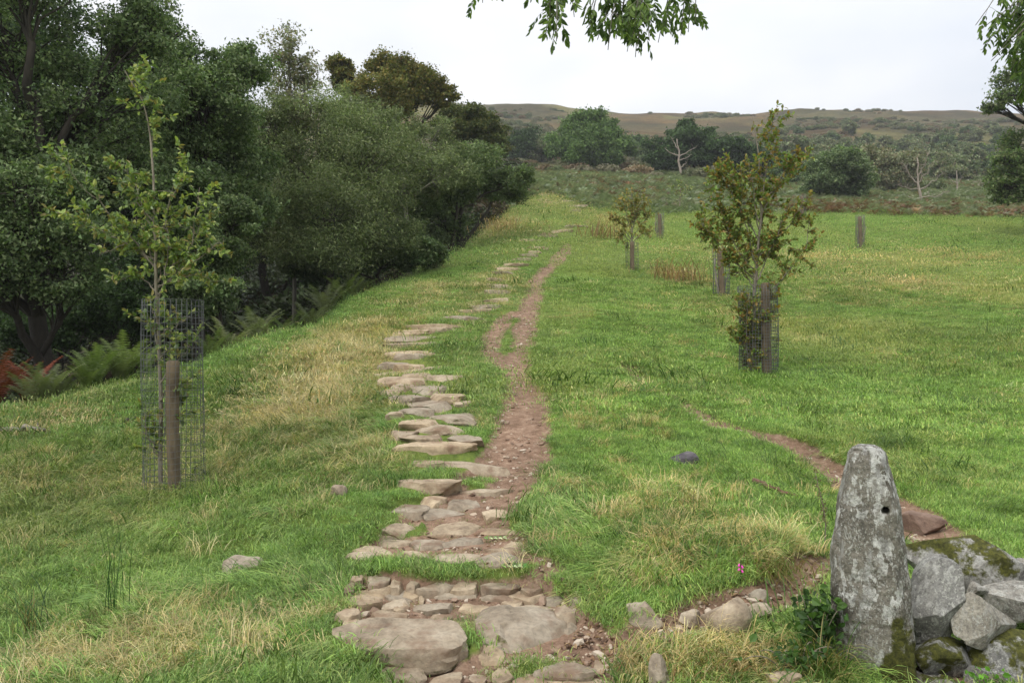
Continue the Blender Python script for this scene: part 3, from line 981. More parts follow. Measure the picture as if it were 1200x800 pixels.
make_tree('hazel_bush', 'shadowy hazel bush low in the ravine behind the ferns', 70, 22, [(40, 385, 75, 30), (120, 360, 70, 36), (-50, 370, 80, 50), (180, 370, 40, 34)], P_DARK, .1, (.10, .06), 16000, 15, .2, group=W, cat='bush')

# ------------------------------------------------------------------ trees beyond the field
B = 'trees beyond the field'
make_tree('sycamore_tree', 'large round green tree standing alone at the head of the path', 692, 130, [(692, 154, 38, 27), (666, 172, 26, 23), (720, 172, 27, 25), (692, 180, 44, 20), (674, 148, 22, 18), (712, 150, 22, 18)], P_GREEN, .55, (.38, .26), 20000, 21, .15, group=B, clump=.36)
make_tree('oak_tree', 'dark broad tree with a thin tuft at its top behind the pale dead trunk', 812, 128, [(800, 178, 34, 26), (830, 184, 32, 24), (770, 184, 26, 22), (806, 146, 14, 7), (815, 160, 24, 14), (800, 156, 22, 12)], P_DARK, .45, (.38, .26), 16000, 22, .2, group=B)
make_tree('oak_tree', 'dark oak behind the top of the browning sapling', 872, 125, [(868, 188, 34, 22), (900, 192, 26, 20), (850, 176, 24, 16)], P_DARK, .4, (.38, .26), 12000, 23, .2, group=B)
make_tree('willow_tree', 'rounded green tree at the far edge of the right field', 978, 88, [(978, 200, 36, 24), (960, 215, 26, 20), (1002, 215, 22, 22), (978, 188, 24, 14)], P_ALDER, .3, (.26, .18), 16000, 24, .2, group=B)
make_tree('willow_tree', 'pale grey-green tree right of the round field-edge tree', 1040, 105, [(1035, 205, 30, 20), (1060, 200, 24, 22), (1020, 190, 26, 18)], P_GREY, .25, (.30, .2), 8000, 25, .4, M_BARKG, B)
make_tree('sycamore_tree', 'arching tree at the right edge over the field corner', 1275, 46, [(1200, 92, 46, 20), (1178, 118, 30, 10), (1250, 110, 60, 50), (1215, 168, 52, 20), (1195, 205, 38, 16), (1250, 200, 60, 45), (1180, 232, 24, 8), (1228, 140, 40, 16), (1176, 222, 28, 15), (1172, 188, 24, 11), (1185, 205, 34, 18), (1160, 128, 20, 8)], P_WILLOW + P_GREEN, .3, (.15, .09), 26000, 26, .4, group=B)
make_tree('oak_tree', 'dark tree behind the gap left of the big round tree', 625, 165, [(620, 168, 26, 18), (600, 178, 20, 16), (648, 176, 16, 16)], P_DARK, .4, (.45, .3), 9000, 27, .2, group=B)
# scrub trees on the hillside
protos = [make_tree('hillside_tree', 'small grey-green tree among the scrub of the far hillside', 640, 190, [(640, 166, 15, 13), (650, 172, 12, 11), (630, 173, 12, 10)], P_GREY + P_WILLOW, .18, (.5, .34), 3200, 31, .3, group='scrub trees on the far hillside', clump=.4),
          make_tree('hillside_tree', 'small grey-green tree among the scrub of the far hillside', 740, 190, [(740, 170, 14, 14), (748, 176, 13, 10), (732, 177, 12, 9)], P_DARK + P_ALDER, .18, (.5, .34), 3200, 32, .2, group='scrub trees on the far hillside', clump=.4),
          make_tree('hillside_tree', 'small grey-green tree among the scrub of the far hillside', 930, 190, [(930, 170, 16, 12), (942, 178, 12, 10)], P_ALDER + P_GREY, .18, (.5, .34), 2800, 33, .35, group='scrub trees on the far hillside', clump=.4)]
rg = np.random.default_rng(4)
spots = []
for (x0, x1, d0, d1, n) in ((588, 665, 150, 230, 16), (725, 880, 150, 215, 32), (880, 1010, 120, 235, 50), (1000, 1140, 125, 245, 48), (1120, 1330, 130, 230, 26), (660, 730, 190, 230, 5), (900, 1190, 230, 330, 46), (940, 1160, 150, 260, 30)):
    for k in range(n):
        d = rg.uniform(d0, d1); px = rg.uniform(x0, x1)
        spots.append((px, d))
for k, (px, d) in enumerate(spots):
    o = copy_tree(protos[k % 3])
    x = (px - 600) / F * d
    s = rg.uniform(.5, .95) * np.interp(d, [150, 230, 300], [1, .9, .6])
    o.location = (x, d, zg(x, d) - .4)
    o.rotation_euler = (0, 0, rg.uniform(0, 6.28))
    o.scale = (s * rg.uniform(.85, 1.3), s, s * rg.uniform(.75, 1.15))


def bare_tree(name, label, px, d, top, strands, r, mat, seed, twigs=14):
    rng = np.random.default_rng(seed)
    x = (px - 600) / F * d
    base = np.array([x, d, zg(x, d)])
    root = root_empty(name, base, label, 'dead tree')
    g = Geo(); gb = Geo()
    tp = up(top[0], top[1], d)
    tr = wob(bez(base - np.array([0, 0, .3]), (base + tp) / 2, tp, 8), r * .5, rng)
    g.tube(tr, np.linspace(r, r * .3, 8), 7)
    for (sx, sy, t0) in strands:
        e = up(sx, sy, d) + np.array([0, rng.uniform(-1, 1), 0])
        s0 = tr[int(t0 * 7)]
        L = wob(bez(s0, (s0 + e) / 2 + np.array([0, 0, -.1 * np.linalg.norm(e - s0)]), e, 7), np.linalg.norm(e - s0) * .03, rng)
        gb.tube(L, np.linspace(r * .45, r * .12, 7), 5)
        for k in range(twigs):
            a = L[rng.integers(2, 7)]
            q = a + unit(rng.normal(size=3) + np.array([0, 0, .5])) * np.linalg.norm(e - s0) * rng.uniform(.15, .4)
            gb.tube(wob(np.array([a, (a + q) / 2, q]), .03 * np.linalg.norm(q - a), rng), [r * .12, r * .09, r * .04], 3)
    obj('trunk', g.mesh('trunk', base), mat, root)
    obj('branches', gb.mesh('branches', base), mat, root)
    return root


bare_tree('dead_tree', 'bleached leafless dead trunk in front of the dark oak', 798, 118, (793, 163), [(780, 172, .6), (812, 180, .5), (786, 160, .8), (816, 172, .6), (805, 190, .4)], .22, M_DEAD, 41, 4)
bare_tree('dead_tree', 'pale bare dead tree with spreading branches at the far field edge', 1078, 86, (1075, 185), [(1055, 215, .3), (1100, 205, .35), (1062, 190, .5), (1092, 190, .5), (1110, 225, .2), (1048, 232, .15), (1085, 178, .7)], .17, M_DEAD, 42, 16)
bare_tree('dead_tree', 'thin pale dead stem at the foot of the right hillside', 1122, 112, (1121, 200), [(1116, 206, .5), (1128, 207, .5), (1112, 218, .2)], .15, M_DEAD, 43, 6)

# ------------------------------------------------------------------ rocks
_ico = {}


def ico(sub):
    if sub not in _ico:
        bm = bmesh.new()
        bmesh.ops.create_icosphere(bm, subdivisions=sub, radius=1)
        _ico[sub] = (np.array([v.co for v in bm.verts]), np.array([[v.index for v in f.verts] for f in bm.faces]))
        bm.free()
    return _ico[sub]


def rock(name, w_, d_, h_, seed, sub=3, p=3.2, cuts=7, rough=.06, mossf=None, sharp=28, taper=0.0, flat=0.0, ang=False):
    rng = np.random.default_rng(seed)
    Vn, T = ico(sub)
    r = 1 / (np.abs(Vn) ** p).sum(1) ** (1 / p)
    V = Vn * r[:, None]
    for k in range(cuts):
        n = unit(rng.normal(size=3) * np.array([1, 1, .9 if ang else .45]))
        c = rng.uniform(.55, .85) if ang else rng.uniform(.62, .9)
        e = np.maximum(V @ n - c, 0)
        V = V - e[:, None] * n * (.985 if ang else .92)
    if ang: V = V / np.abs(V).max(0)
    V[:, :2] *= (1 - taper * (V[:, 2:3] + 1) / 2)
    V = V * (1 + (rough * .8 * (noise3(V * 9, seed + 7)[:, None] - .5) if sub > 3 else 0) + rough * 2 * (noise3(V * 1.3 + seed, seed)[:, None] - .5) * 2 + rough * (noise3(V * 4 + seed, seed + 3)[:, None] - .5) * 2)
    # ledges of split bedding
    V[:, 2] += .05 * np.sign(np.sin(V[:, 0] * 3 + seed)) * (np.abs(V[:, 2]) > .5) * (noise3(V * 2.2, seed + 8) > .55)
    if flat:
        lim = flat + .10 * (noise3(V * 1.6 + 3, seed + 21) - .5) + .05 * V[:, 1] + .08 * (noise3(V * 3.1, seed + 4) > .54)
        V[:, 2] = np.where(V[:, 2] > lim, lim + (V[:, 2] - lim) * .12, V[:, 2])
        V[:, 2] += 1 - flat
    V = V * np.array([w_ / 2, d_ / 2, h_ / 2])
    mo = np.full(len(V), -.1) if mossf is None else mossf(V / np.array([w_ / 2, d_ / 2, h_ / 2]))
    me = mesh_np(name, V, None, T, {'moss': mo}, True)
    me.set_sharp_from_angle(angle=math.radians(sharp))
    return me


for i, (x0, x1, y0, y1, w_, d, ext, hf, th, g, far_) in enumerate(SLABS):
    sub = 4 if (x1 - x0) > 60 else 3 if (x1 - x0) > 24 or d < 7 else 2
    tm = random.uniform(.1, .34) if far_ else random.uniform(-.1, .26)
    mossf = lambda V, tm=tm: np.where(V[:, 2] < .2, .4, tm - .1) + .3 * np.clip(np.maximum(np.abs(V[:, 0]), np.abs(V[:, 1])) - .72, 0, 1)
    me = rock('stone', w_ * 1.06, ext * 1.15, th, 100 + i, sub, 4.6, 9, .07, mossf, 26, flat=.62)
    o = obj('stone', me, M_SLABM, FOOT)
    cy = d + ext * .5
    o.location = (g[0], cy, g[2] + hf - th / 2)
    o.rotation_euler = (random.uniform(-.01, .06), random.uniform(-.04, .04), random.uniform(-.12, .12))

# the big humped slab at the foot of the path
g = gp(612, 768)
o = obj('stone', rock('stone', .66, .62, .34, 777, 5, 2.7, 5, .06, lambda V: np.where((V[:, 1] < -.62) & (V[:, 0] < -.2), .42, -.2), 24), M_SLABM, FOOT)
o.location = (g[0] + .02, g[1] + .30, g[2] - .075)
o.rotation_euler = (.12, .05, -.1)
STONES_XY.append((g[0], g[1] + .26, .3, .24))
g = gp(567, 781)
o = obj('stone', rock('stone', .22, .22, .2, 778, 4, 2.6, 6, .09, lambda V: np.where(V[:, 2] > .0, .32, .05), 24), M_SLABM, FOOT)
o.location = (g[0], g[1] + .1, g[2] - .035)
STONES_XY.append((g[0], g[1] + .08, .1, .1))


def set_rock(x0, x1, y0, y1, mat, seed, label, name='rock', p=2.6, mossv=-.1, deep=.8, sub=4, cat='rock', d=None, emb=.3, rough=.07, cuts=7, rot=0, mossup=False):
    if d is None:
        g = gp((x0 + x1) / 2, y1)
    else:
        xx = ((x0 + x1) / 2 - 600) / F * d
        g = np.array([xx, d, EYE + (400 - y1) / F * d])
    w_ = (x1 - x0) * g[1] / F; hh = (y1 - y0) * g[1] / F
    th = hh * (1 + emb)
    mf = (lambda V: np.where(V[:, 2] > .35, mossv, mossv - .35)) if mossup else (lambda V: mossv - .22 * V[:, 2])
    me = rock(name, w_ * 1.05, w_ * deep, th * 1.03, seed, sub, p, cuts + 1, rough, mf, 26, ang=True)
    o = obj(name, me, mat)
    o.location = (g[0], g[1] + w_ * deep * .4, g[2] + hh - th / 2)
    o.rotation_euler = (0, 0, rot)
    if label: tag(o, label, cat)
    STONES_XY.append((g[0], g[1] + w_ * deep * .4, w_ * .46, w_ * deep * .42))
    return o


set_rock(728, 778, 712, 741, M_ROCK, 301, 'pale pointed rock in the turf right of the stone path', p=2.0, cuts=9)
set_rock(826, 883, 709, 744, M_ROCK, 302, 'rounded tan boulder in the bare soil left of the gatepost', p=2.3, cuts=5)
set_rock(794, 824, 717, 737, M_ROCK, 303, 'small low tan rock against the rounded tan boulder', p=2.3)
set_rock(880, 902, 691, 707, M_ROCK, 304, 'knobbly grey rock half sunk in soil above the tan boulder')
set_rock(882, 912, 711, 726, M_ROCK, 305, 'flat pale rock in the soil right of the tan boulder', p=3)
set_rock(762, 787, 770, 806, M_ROCK, 306, 'upright mossy rock at the bottom edge beside the leaf litter', mossv=.36, p=2.4)
set_rock(257, 304, 651, 673, M_ROCK, 307, 'flat tan rock with mossy rim alone in the left grass', p=2.6, mossv=.05, emb=.6)
set_rock(387, 405, 569, 583, M_ROCK, 308, 'small grey rock in long grass left of the steps')
set_rock(896, 944, 790, 812, M_ROCK, 309, 'pale flat rock cut by the bottom edge near the gatepost', p=3)
set_rock(1062, 1113, 603, 627, M_REDROCK, 310, 'reddish brown rock in the grass behind the mossy wall boulder', p=3)
set_rock(789, 820, 530, 544, M_DARKROCK, 311, 'dark slate coloured rock on the grassy mound', p=2.4, emb=.5)
set_rock(735, 752, 758, 768, M_ROCK, 312, 'small stone below the pale pointed rock', p=2.6)

# ------------------------------------------------------------------ stone gatepost
def gatepost():
    d = 3.86
    prof_ = [(520, 1003, 1027), (523, 998, 1033), (529, 993, 1038), (545, 988, 1043), (580, 981.5, 1053), (620, 975.5, 1061), (660, 971.5, 1066), (700, 971, 1070), (740, 973, 1072), (800, 977, 1074), (850, 980, 1074)]
    ys = np.array([a[0] for a in prof_], float); xl = np.array([a[1] for a in prof_]); xr = np.array([a[2] for a in prof_])
    n, k = 150, 120
    yy = np.concatenate([np.linspace(520, 545, 25), np.linspace(546, 850, n - 25)])
    an = np.arange(k) * 2 * math.pi / k
    cx = (1022 - 600) / F * d
    base = np.array([cx * (d + .14) / d, d + .14, zg(cx * (d + .14) / d, d + .14)])
    th_ = math.atan2(cx, d)
    rd = np.array([math.sin(th_), math.cos(th_)]); pd = np.array([math.cos(th_), -math.sin(th_)])
    V = []; CT = []
    for y in yy:
        l = np.interp(y, ys, xl); r = np.interp(y, ys, xr)
        c = ((l + r) / 2 - 600) / F * d; hw = (r - l) / 2 * d / F
        dp = .17 * (hw / .21) ** .8
        ca, sa = np.cos(an), np.sin(an)
        e = .62
        lx = hw * .985 * math.cos(th_) * (d + .14) / d * np.sign(ca) * np.abs(ca) ** e
        ly = dp * np.sign(sa) * np.abs(sa) ** e
        c2 = np.array([c * (d + .14) / d, d + .14])
        xy = c2 + lx[:, None] * pd + ly[:, None] * rd
        CT.append(c2)
        V.append(np.c_[xy, np.full(k, EYE + (395 - y) / F * (d + .02))])
    V = np.array(V)
    P = V.reshape(-1, 3)
    nrm = P - np.c_[np.repeat(np.array(CT), k, 0), P[:, 2]]
    nrm = unit(nrm)
    L = noise3(P * 3.2 + 4, 11) - .5; Mn = noise3(P * 11, 12) - .5; Hn = noise3(P * 38, 13) - .5
    st = vnoise(P[:, 0] * 26 + P[:, 1] * 20, P[:, 2] * 4, 14) - .5
    cr_ = sstep(.47, .5, fbm(P[:, 0] * 9 + P[:, 1] * 7, P[:, 2] * 2.2, 15, 3)) * sstep(.53, .5, fbm(P[:, 0] * 9 + P[:, 1] * 7, P[:, 2] * 2.2, 15, 3))
    P = P + nrm * (L * .045 + Mn * .022 + Hn * .012 + st * .012 - cr_ * .010 - .008)[:, None]
    # slanting facet on the top left
    f = unit(np.array([-.45, -.55, .7])); c0 = up(1005, 536, d + .0)
    e = np.maximum((P - c0) @ f, 0)
    P = P - e[:, None] * f * .7
    # drilled hole
    hc = up(1038, 599, d)
    rel = P - np.c_[np.repeat(np.array(CT), k, 0), P[:, 2]]
    front = rel[:, :2] @ rd < 0
    q = np.hypot((P[:, :2] - hc[:2]) @ pd, P[:, 2] - hc[2])
    inn = front & (q < .03)
    P[inn, :2] += (.16 * np.clip(1 - (q[inn] / .017) ** 4, 0, 1))[:, None] * rd
    top = P[:k].mean(0) + np.array([0, 0, .004])
    V = np.vstack([P, top])
    i = np.arange(n - 1)[:, None] * k + np.arange(k)[None]; j = np.arange(n - 1)[:, None] * k + (np.arange(k)[None] + 1) % k
    qd = np.stack([i, i + k, j + k, j], -1).reshape(-1, 4)
    t = [[n * k, a, (a + 1) % k] for a in range(k)]
    px = 600 + F * V[:, 0] / d; row = 400 - F * (V[:, 2] - EYE) / d
    mo = .55 * sstep(660, 750, row + 18 * np.sin(px * .11)) * sstep(1024, 1056, px + (row - 700) * .12) + .55 * sstep(640, 780, row) * sstep(996, 978, px) + .4 * sstep(755, 800, row) + .02
    me = mesh_np('stone_gatepost', V - base, qd, t, {'moss': mo}, True)
    o = obj('stone_gatepost', me, M_POST, loc=base)
    STONES_XY.append((base[0], base[1], .23, .18))
    return tag(o, 'upright grey stone gatepost with pale lichen and a drilled hole', 'gatepost')


gatepost()
# dry stone wall running off to the right of the post
wall = root_empty('dry_stone_wall', (1.95, 4.1, zg(1.95, 4.1)), 'tumbled mossy dry stone wall running right from the gatepost', 'wall')
bpy.context.view_layer.update()
WS = [((1063, 1126), (655, 772), 3.93, .30, -.30, 3.0, -.1), ((1100, 1196), (694, 762), 3.86, .26, .10, 3.4, .1), ((1063, 1190), (620, 700), 4.42, .5, .06, 2.7, .40), ((1150, 1232), (681, 730), 4.12, .35, .05, 3.0, -.05),
      ((1133, 1156), (682, 700), 4.25, .1, .2, 2.6, .1), ((1186, 1214), (652, 672), 4.6, .14, .1, 2.6, .0), ((1060, 1150), (734, 800), 3.90, .30, 0, 3.2, .46), ((1132, 1245), (736, 790), 3.80, .34, -.05, 3.6, .44),
      ((1138, 1235), (780, 830), 3.72, .3, .04, 3.6, .05), ((1062, 1150), (785, 850), 3.74, .3, 0, 3.2, .35), ((1225, 1310), (700, 770), 3.95, .4, .1, 3.0, .2), ((1235, 1330), (760, 830), 3.8, .4, 0, 3.4, .3),
      ((1200, 1300), (655, 710), 4.4, .4, .1, 3.0, .2), ((1300, 1400), (680, 760), 4.1, .4, -.1, 3.0, .2), ((1320, 1430), (750, 840), 3.9, .4, 0, 3.2, .3), ((1390, 1500), (690, 770), 4.2, .4, .1, 3, .2), ((1420, 1540), (760, 850), 4.0, .4, 0, 3, .3),
      ((1120, 1240), (690, 800), 4.5, .5, .1, 3, .3), ((1230, 1380), (700, 820), 4.5, .5, 0, 3, .3), ((1070, 1130), (720, 800), 4.4, .4, .1, 3, .3)]
for i, ((x0, x1), (y0, y1), d, dd, rot, p, mv) in enumerate(WS):
    c = up((x0 + x1) / 2, (y0 + y1) / 2, d + dd / 2)
    w_ = (x1 - x0) * d / F * 1.08; h_ = (y1 - y0) * d / F * 1.08
    o = obj('stone', rock('stone', w_, dd, h_, 500 + i, 5, p, 16, .035, (lambda V, mv=mv: mv + .16 * V[:, 2] * (mv > .2) - .1 * (mv < .2)), 18, ang=True), M_WALL, wall)
    o.location = Vector(c) - wall.location
    o.rotation_euler = (random.uniform(-.08, .08), rot, random.uniform(-.15, .15))
    STONES_XY.append((c[0], c[1], w_ * .45, dd * .45))
    if i == 0: o.rotation_euler = (.1, -.34 * -1, -.2)

# ------------------------------------------------------------------ young trees in wire guards
M_YLEAF = mat_leaf('sapling_leaf', .38, .42, .45)


def oval(P, axis, nr, L, Wd):
    """six-point folded oval leaves"""
    sd_ = unit(np.cross(nr, axis))
    L = L[:, None]; Wd = Wd[:, None]
    pts = [P, P + axis * L * .35 + sd_ * Wd * .5 + nr * Wd * .14, P + axis * L * .75 + sd_ * Wd * .36 + nr * Wd * .08, P + axis * L - nr * L * .12, P + axis * L * .75 - sd_ * Wd * .36 + nr * Wd * .08, P + axis * L * .35 - sd_ * Wd * .5 + nr * Wd * .14]
    V = np.stack(pts, 1)
    n = len(P); b = np.arange(n)[:, None] * 6
    q = np.concatenate([b + np.array([[0, 1, 2, 3]]), b + np.array([[0, 3, 4, 5]])])
    return V.reshape(-1, 3), q


def sapling(label, name, depth, trunk, branches, pal, nper, leafL, seed, r0, twigL=.28, group='young trees planted in the meadow', lead=1.0):
    rng = np.random.default_rng(seed)
    x, dpt = trunk[0][0], depth
    tp = [up(px, py, depth) for px, py in trunk]
    base = tp[0].copy(); base[2] = zg(base[0], base[1])
    tp[0] = base - np.array([0, 0, .05])
    root = root_empty(name, base, label, 'sapling', group)
    g = Geo(); gb = Geo(); lf = Geo()
    t = np.array(tp)
    s_ = np.linspace(0, 1, len(t)); sf = np.linspace(0, 1, 26)
    tf = np.c_[[np.interp(sf, s_, t[:, k]) for k in range(3)]].T
    tf[:, 1] += (fbm(sf * 4, sf * 0 + seed, 9, 2) - .5) * .12
    tf[:, 0] += (fbm(sf * 9, sf * 0 + seed, 10, 2) - .5) * .05
    g.tube(tf, np.linspace(r0, r0 * .12, 26), 8)
    obj('trunk', g.mesh('trunk', base), M_BARKS, root)
    L_all = []
    br = [(b, True) for b in branches] + [([(px, py) for px, py in trunk[len(trunk) // 2 + 1:]], False)]
    for b, real in br:
        P = np.array([up(px, py, depth) for px, py in b[:]] if len(b[0]) == 2 else [up(px, py, depth + dz) for px, py, dz in b])
        if len(P) < 2: continue
        sf = np.linspace(0, 1, 12); s_ = np.linspace(0, 1, len(P))
        C_ = np.c_[[np.interp(sf, s_, P[:, k]) for k in range(3)]].T
        off = rng.uniform(-.28, .28) * np.linalg.norm(P[-1] - P[0]) * (1 if real else 0)
        C_[:, 1] += sf ** 1.3 * off
        C_ = wob(C_, .012, rng)
        ln = np.linalg.norm(P[-1] - P[0])
        if real: gb.tube(C_, np.linspace(r0 * .34, r0 * .08, 12), 5)
        nt_ = int(max(4, ln * 19 * (1 if real else lead)))
        for k in range(nt_):
            u = rng.uniform(.18, 1) if real else rng.uniform(.0, 1)
            a = C_[int(u * 11)]
            dr = unit(rng.normal(size=3) * np.array([1, 1, .7]) + np.array([0, 0, .35]) + unit(P[-1] - P[0]) * .5)
            tl = twigL * rng.uniform(.4, 1.1)
            q = np.array([a, a + dr * tl * .5 + rng.normal(size=3) * .01, a + dr * tl + np.array([0, 0, -.02])])
            gb.tube(q, [r0 * .09, r0 * .07, r0 * .04], 3)
            m = int(nper * rng.uniform(.5, 1.4))
            tt = rng.uniform(.2, 1.05, m)
            Pl = a + dr * tl * tt[:, None]
            ax = unit(dr * .7 + rng.normal(size=(m, 3)) * .7 + np.array([0, 0, -.1]))
            nr = rng.normal(size=(m, 3)) * .7 + np.array([0, 0, .9]); nr = unit(nr - (nr * ax).sum(1)[:, None] * ax)
            Ls = leafL * rng.uniform(.6, 1.25, m)
            V, qd = oval(Pl, ax, nr, Ls, Ls * rng.uniform(.45, .62, m))
            lf.add(V, qd, None, np.repeat(leaf_cols(m, pal, rng, .16), 6, 0))
    obj('branches', gb.mesh('branches', base), M_BARKS, root)
    obj('crown', lf.mesh('crown', base, False), M_YLEAF, root)
    return root


def guard(label, cx, depth, wpx, ytop, ybot, stake=None, seed=0, cell=.05, wire=.0021, mat=None, group='wire guards around the young trees'):
    rng = np.random.default_rng(seed)
    x = (cx - 600) / F * depth
    zb = zg(x, depth)
    base = np.array([x, depth, zb])
    root = root_empty('tree_guard', base, label, 'tree guard', group)
    r = wpx / 2 * depth / F
    zt = EYE + (400 - ytop) / F * depth
    h = zt - zb
    g = Geo()
    nv = int(round(2 * math.pi * r / cell)); nh = int(h / (cell * 1.1))
    lean = np.array([rng.uniform(-.02, .02), 0])
    shape = lambda a, t: np.c_[x + (r * (1 + .04 * np.sin(2 * a + seed)) + .012 * np.sin(5 * t + 3 * a)) * np.cos(a) + lean[0] * t * h, depth + r * .92 * np.sin(a), zb - .02 + t * h + .004 * np.sin(a * 7 + seed)]
    for k in range(nv):
        t = np.linspace(0, 1, 9)
        a = np.full(9, k * 2 * math.pi / nv)
        g.tube(shape(a, t), wire, 3)
    for k in range(nh + 1):
        a = np.linspace(0, 2 * math.pi, nv + 1)
        g.tube(shape(a, np.full(nv + 1, k / nh)), wire, 3)
    o = obj('wire_mesh', g.mesh('wire_mesh', base), mat or M_WIRE, root)
    tag(o, kind='stuff')
    if stake:
        (sx0, sx1, syt, syb, dd) = stake
        d2 = depth + dd
        p1 = up((sx0 + sx1) / 2 - 0, syt, d2); p0 = up((sx0 + sx1) / 2 + 1, syb, d2)
        p0[2] = min(p0[2], zg(p0[0], p0[1])) - .12
        sg = Geo()
        rr = (sx1 - sx0) / 2 * d2 / F
        t = np.linspace(0, 1, 12)[:, None]
        P = p0 * (1 - t) + p1 * t + np.c_[np.sin(t[:, 0] * 5 + seed) * rr * .12, np.cos(t[:, 0] * 4 + seed) * rr * .12, t[:, 0] * 0]
        R_ = np.full(12, rr) * (1 + .09 * (RNG.random(12) - .5)); R_[0] *= .9
        P = np.vstack([P, P[-1:] + np.array([0, 0, .012])]); R_ = np.append(R_, rr * .72)
        sg.tube(P, R_, 14)
        obj('stake', sg.mesh('stake', base), M_WOOD, root)
    return root


P_SAP = [lin(112, 132, 70), lin(126, 144, 78), lin(92, 112, 66), lin(106, 124, 92), lin(140, 148, 88), lin(82, 102, 60), lin(122, 116, 70)]
P_SAPB = [lin(118, 110, 58), lin(132, 108, 58), lin(104, 120, 60), lin(118, 132, 66), lin(132, 118, 64), lin(88, 92, 48), lin(100, 126, 64), lin(96, 116, 62)]
sapling('spindly young tree with long side shoots inside the left wire guard', 'sapling', 7.6, [(187, 578), (187, 450), (185, 350), (182, 260), (178, 175), (168, 120), (150, 84)],
        [[(185, 315), (140, 282), (85, 256), (32, 236)], [(185, 318), (150, 268), (112, 225), (88, 186)], [(182, 290), (203, 228), (222, 188)], [(184, 332), (226, 292), (238, 222)], [(184, 338), (240, 300), (268, 282)],
         [(185, 335), (222, 320), (262, 330)], [(184, 305), (150, 285), (122, 300)], [(183, 268), (152, 222), (138, 186)], [(186, 345), (160, 320), (140, 330)], [(186, 350), (200, 300), (205, 260)], [(186, 345), (215, 300), (232, 262)],
         [(184, 320), (170, 280), (150, 250)], [(185, 330), (190, 290), (196, 240)], [(183, 280), (165, 240), (160, 215)], [(187, 470), (200, 452), (216, 450)], [(187, 500), (196, 470), (220, 440)], [(187, 540), (180, 520), (176, 480)], [(187, 450), (205, 420), (222, 405)], [(187, 410), (178, 390), (176, 370)], [(187, 420), (202, 402), (214, 396)], [(187, 395), (205, 380), (222, 372)], [(187, 530), (176, 512), (172, 505)], [(187, 380), (178, 360), (176, 350)], [(187, 510), (205, 490), (212, 480)]],
        P_SAP, 19, .058, 201, .024, .26, lead=1.3)
guard('tall wire mesh guard with round timber stake around the left sapling', 203, 7.6, 66, 349, 578, (195.5, 210.5, 424, 590, -.1), 1)
sapling('browning young tree with leafy crown and low right branch in the right wire guard', 'sapling', 14, [(881, 446), (882, 390), (884, 335), (892, 255), (890, 190), (882, 135)],
        [[(896, 350), (925, 318), (942, 292), (946, 248)], [(888, 280), (850, 215), (838, 205)], [(890, 240), (925, 205), (942, 178)], [(890, 260), (865, 215), (852, 190)], [(889, 300), (925, 262), (936, 235)], [(886, 330), (838, 282), (820, 262)], [(885, 325), (852, 268), (832, 198)], [(884, 315), (845, 290), (824, 240)], [(892, 255), (915, 205), (938, 182)], [(891, 235), (903, 175), (904, 128)], [(886, 320), (908, 280), (922, 240)],
         [(886, 310), (868, 250), (858, 215)], [(886, 325), (855, 305), (838, 300)], [(888, 290), (900, 240), (912, 215)], [(886, 330), (900, 300), (915, 290)], [(887, 300), (862, 275), (850, 245)], [(890, 270), (880, 225), (872, 195)], [(885, 340), (870, 318), (860, 322)], [(886, 335), (890, 300), (884, 275)],
         [(880, 440), (874, 420), (870, 380), (872, 345)], [(884, 440), (888, 400), (890, 340)], [(879, 430), (875, 410), (873, 400)], [(884, 380), (893, 360), (902, 345)], [(880, 410), (874, 395), (871, 360)], [(883, 400), (892, 385), (900, 365)], [(882, 430), (876, 400), (872, 370)], [(883, 420), (880, 380), (876, 345)], [(882, 435), (892, 420), (900, 400)], [(882, 420), (873, 400), (870, 390)], [(883, 380), (874, 360), (870, 350)]],
        P_SAPB, 20, .075, 202, .04, .36, lead=.22)
guard('wire mesh guard with leaning timber stake around the right browning sapling', 889, 14, 43, 334, 448, (892, 903, 332, 449, -.12), 2, wire=.0038)
P_SAPC = [lin(128, 122, 70), lin(112, 116, 66), lin(140, 122, 76), lin(104, 112, 64)]
sapling('small yellowing sapling beside the middle of the path', 'sapling', float(gp(741, 317)[1]), [(741, 317), (741, 290), (740, 260), (740, 222)], [[(741, 282), (728, 262), (718, 250)], [(741, 280), (752, 262), (762, 252)], [(740, 275), (733, 250), (728, 235)], [(740, 270), (748, 245), (752, 232)], [(741, 285), (730, 275), (722, 272)], [(741, 284), (752, 274), (760, 274)], [(740, 265), (744, 245), (738, 228)]], P_SAPC, 13, .11, 203, .05, .4)
guard('wire guard with stake around the small yellowing sapling by the path', 741, float(gp(741, 317)[1]), 15, 284, 318, (738, 743, 284, 317, -.2), 3, .09, .004)
sapling('tiny pale sapling at the top of the field before the bracken', 'sapling', float(gp(797, 247)[1]), [(797, 245), (797, 230), (798, 214)], [[(797, 232), (790, 224), (787, 220)], [(797, 232), (804, 225), (808, 220)], [(797, 228), (799, 220), (796, 214)]], P_SAP, 5, .18, 204, .05, .4)
M_GREYW = mat_bark('grey_stem', lin(112, 104, 94), lin(150, 142, 132), 12)
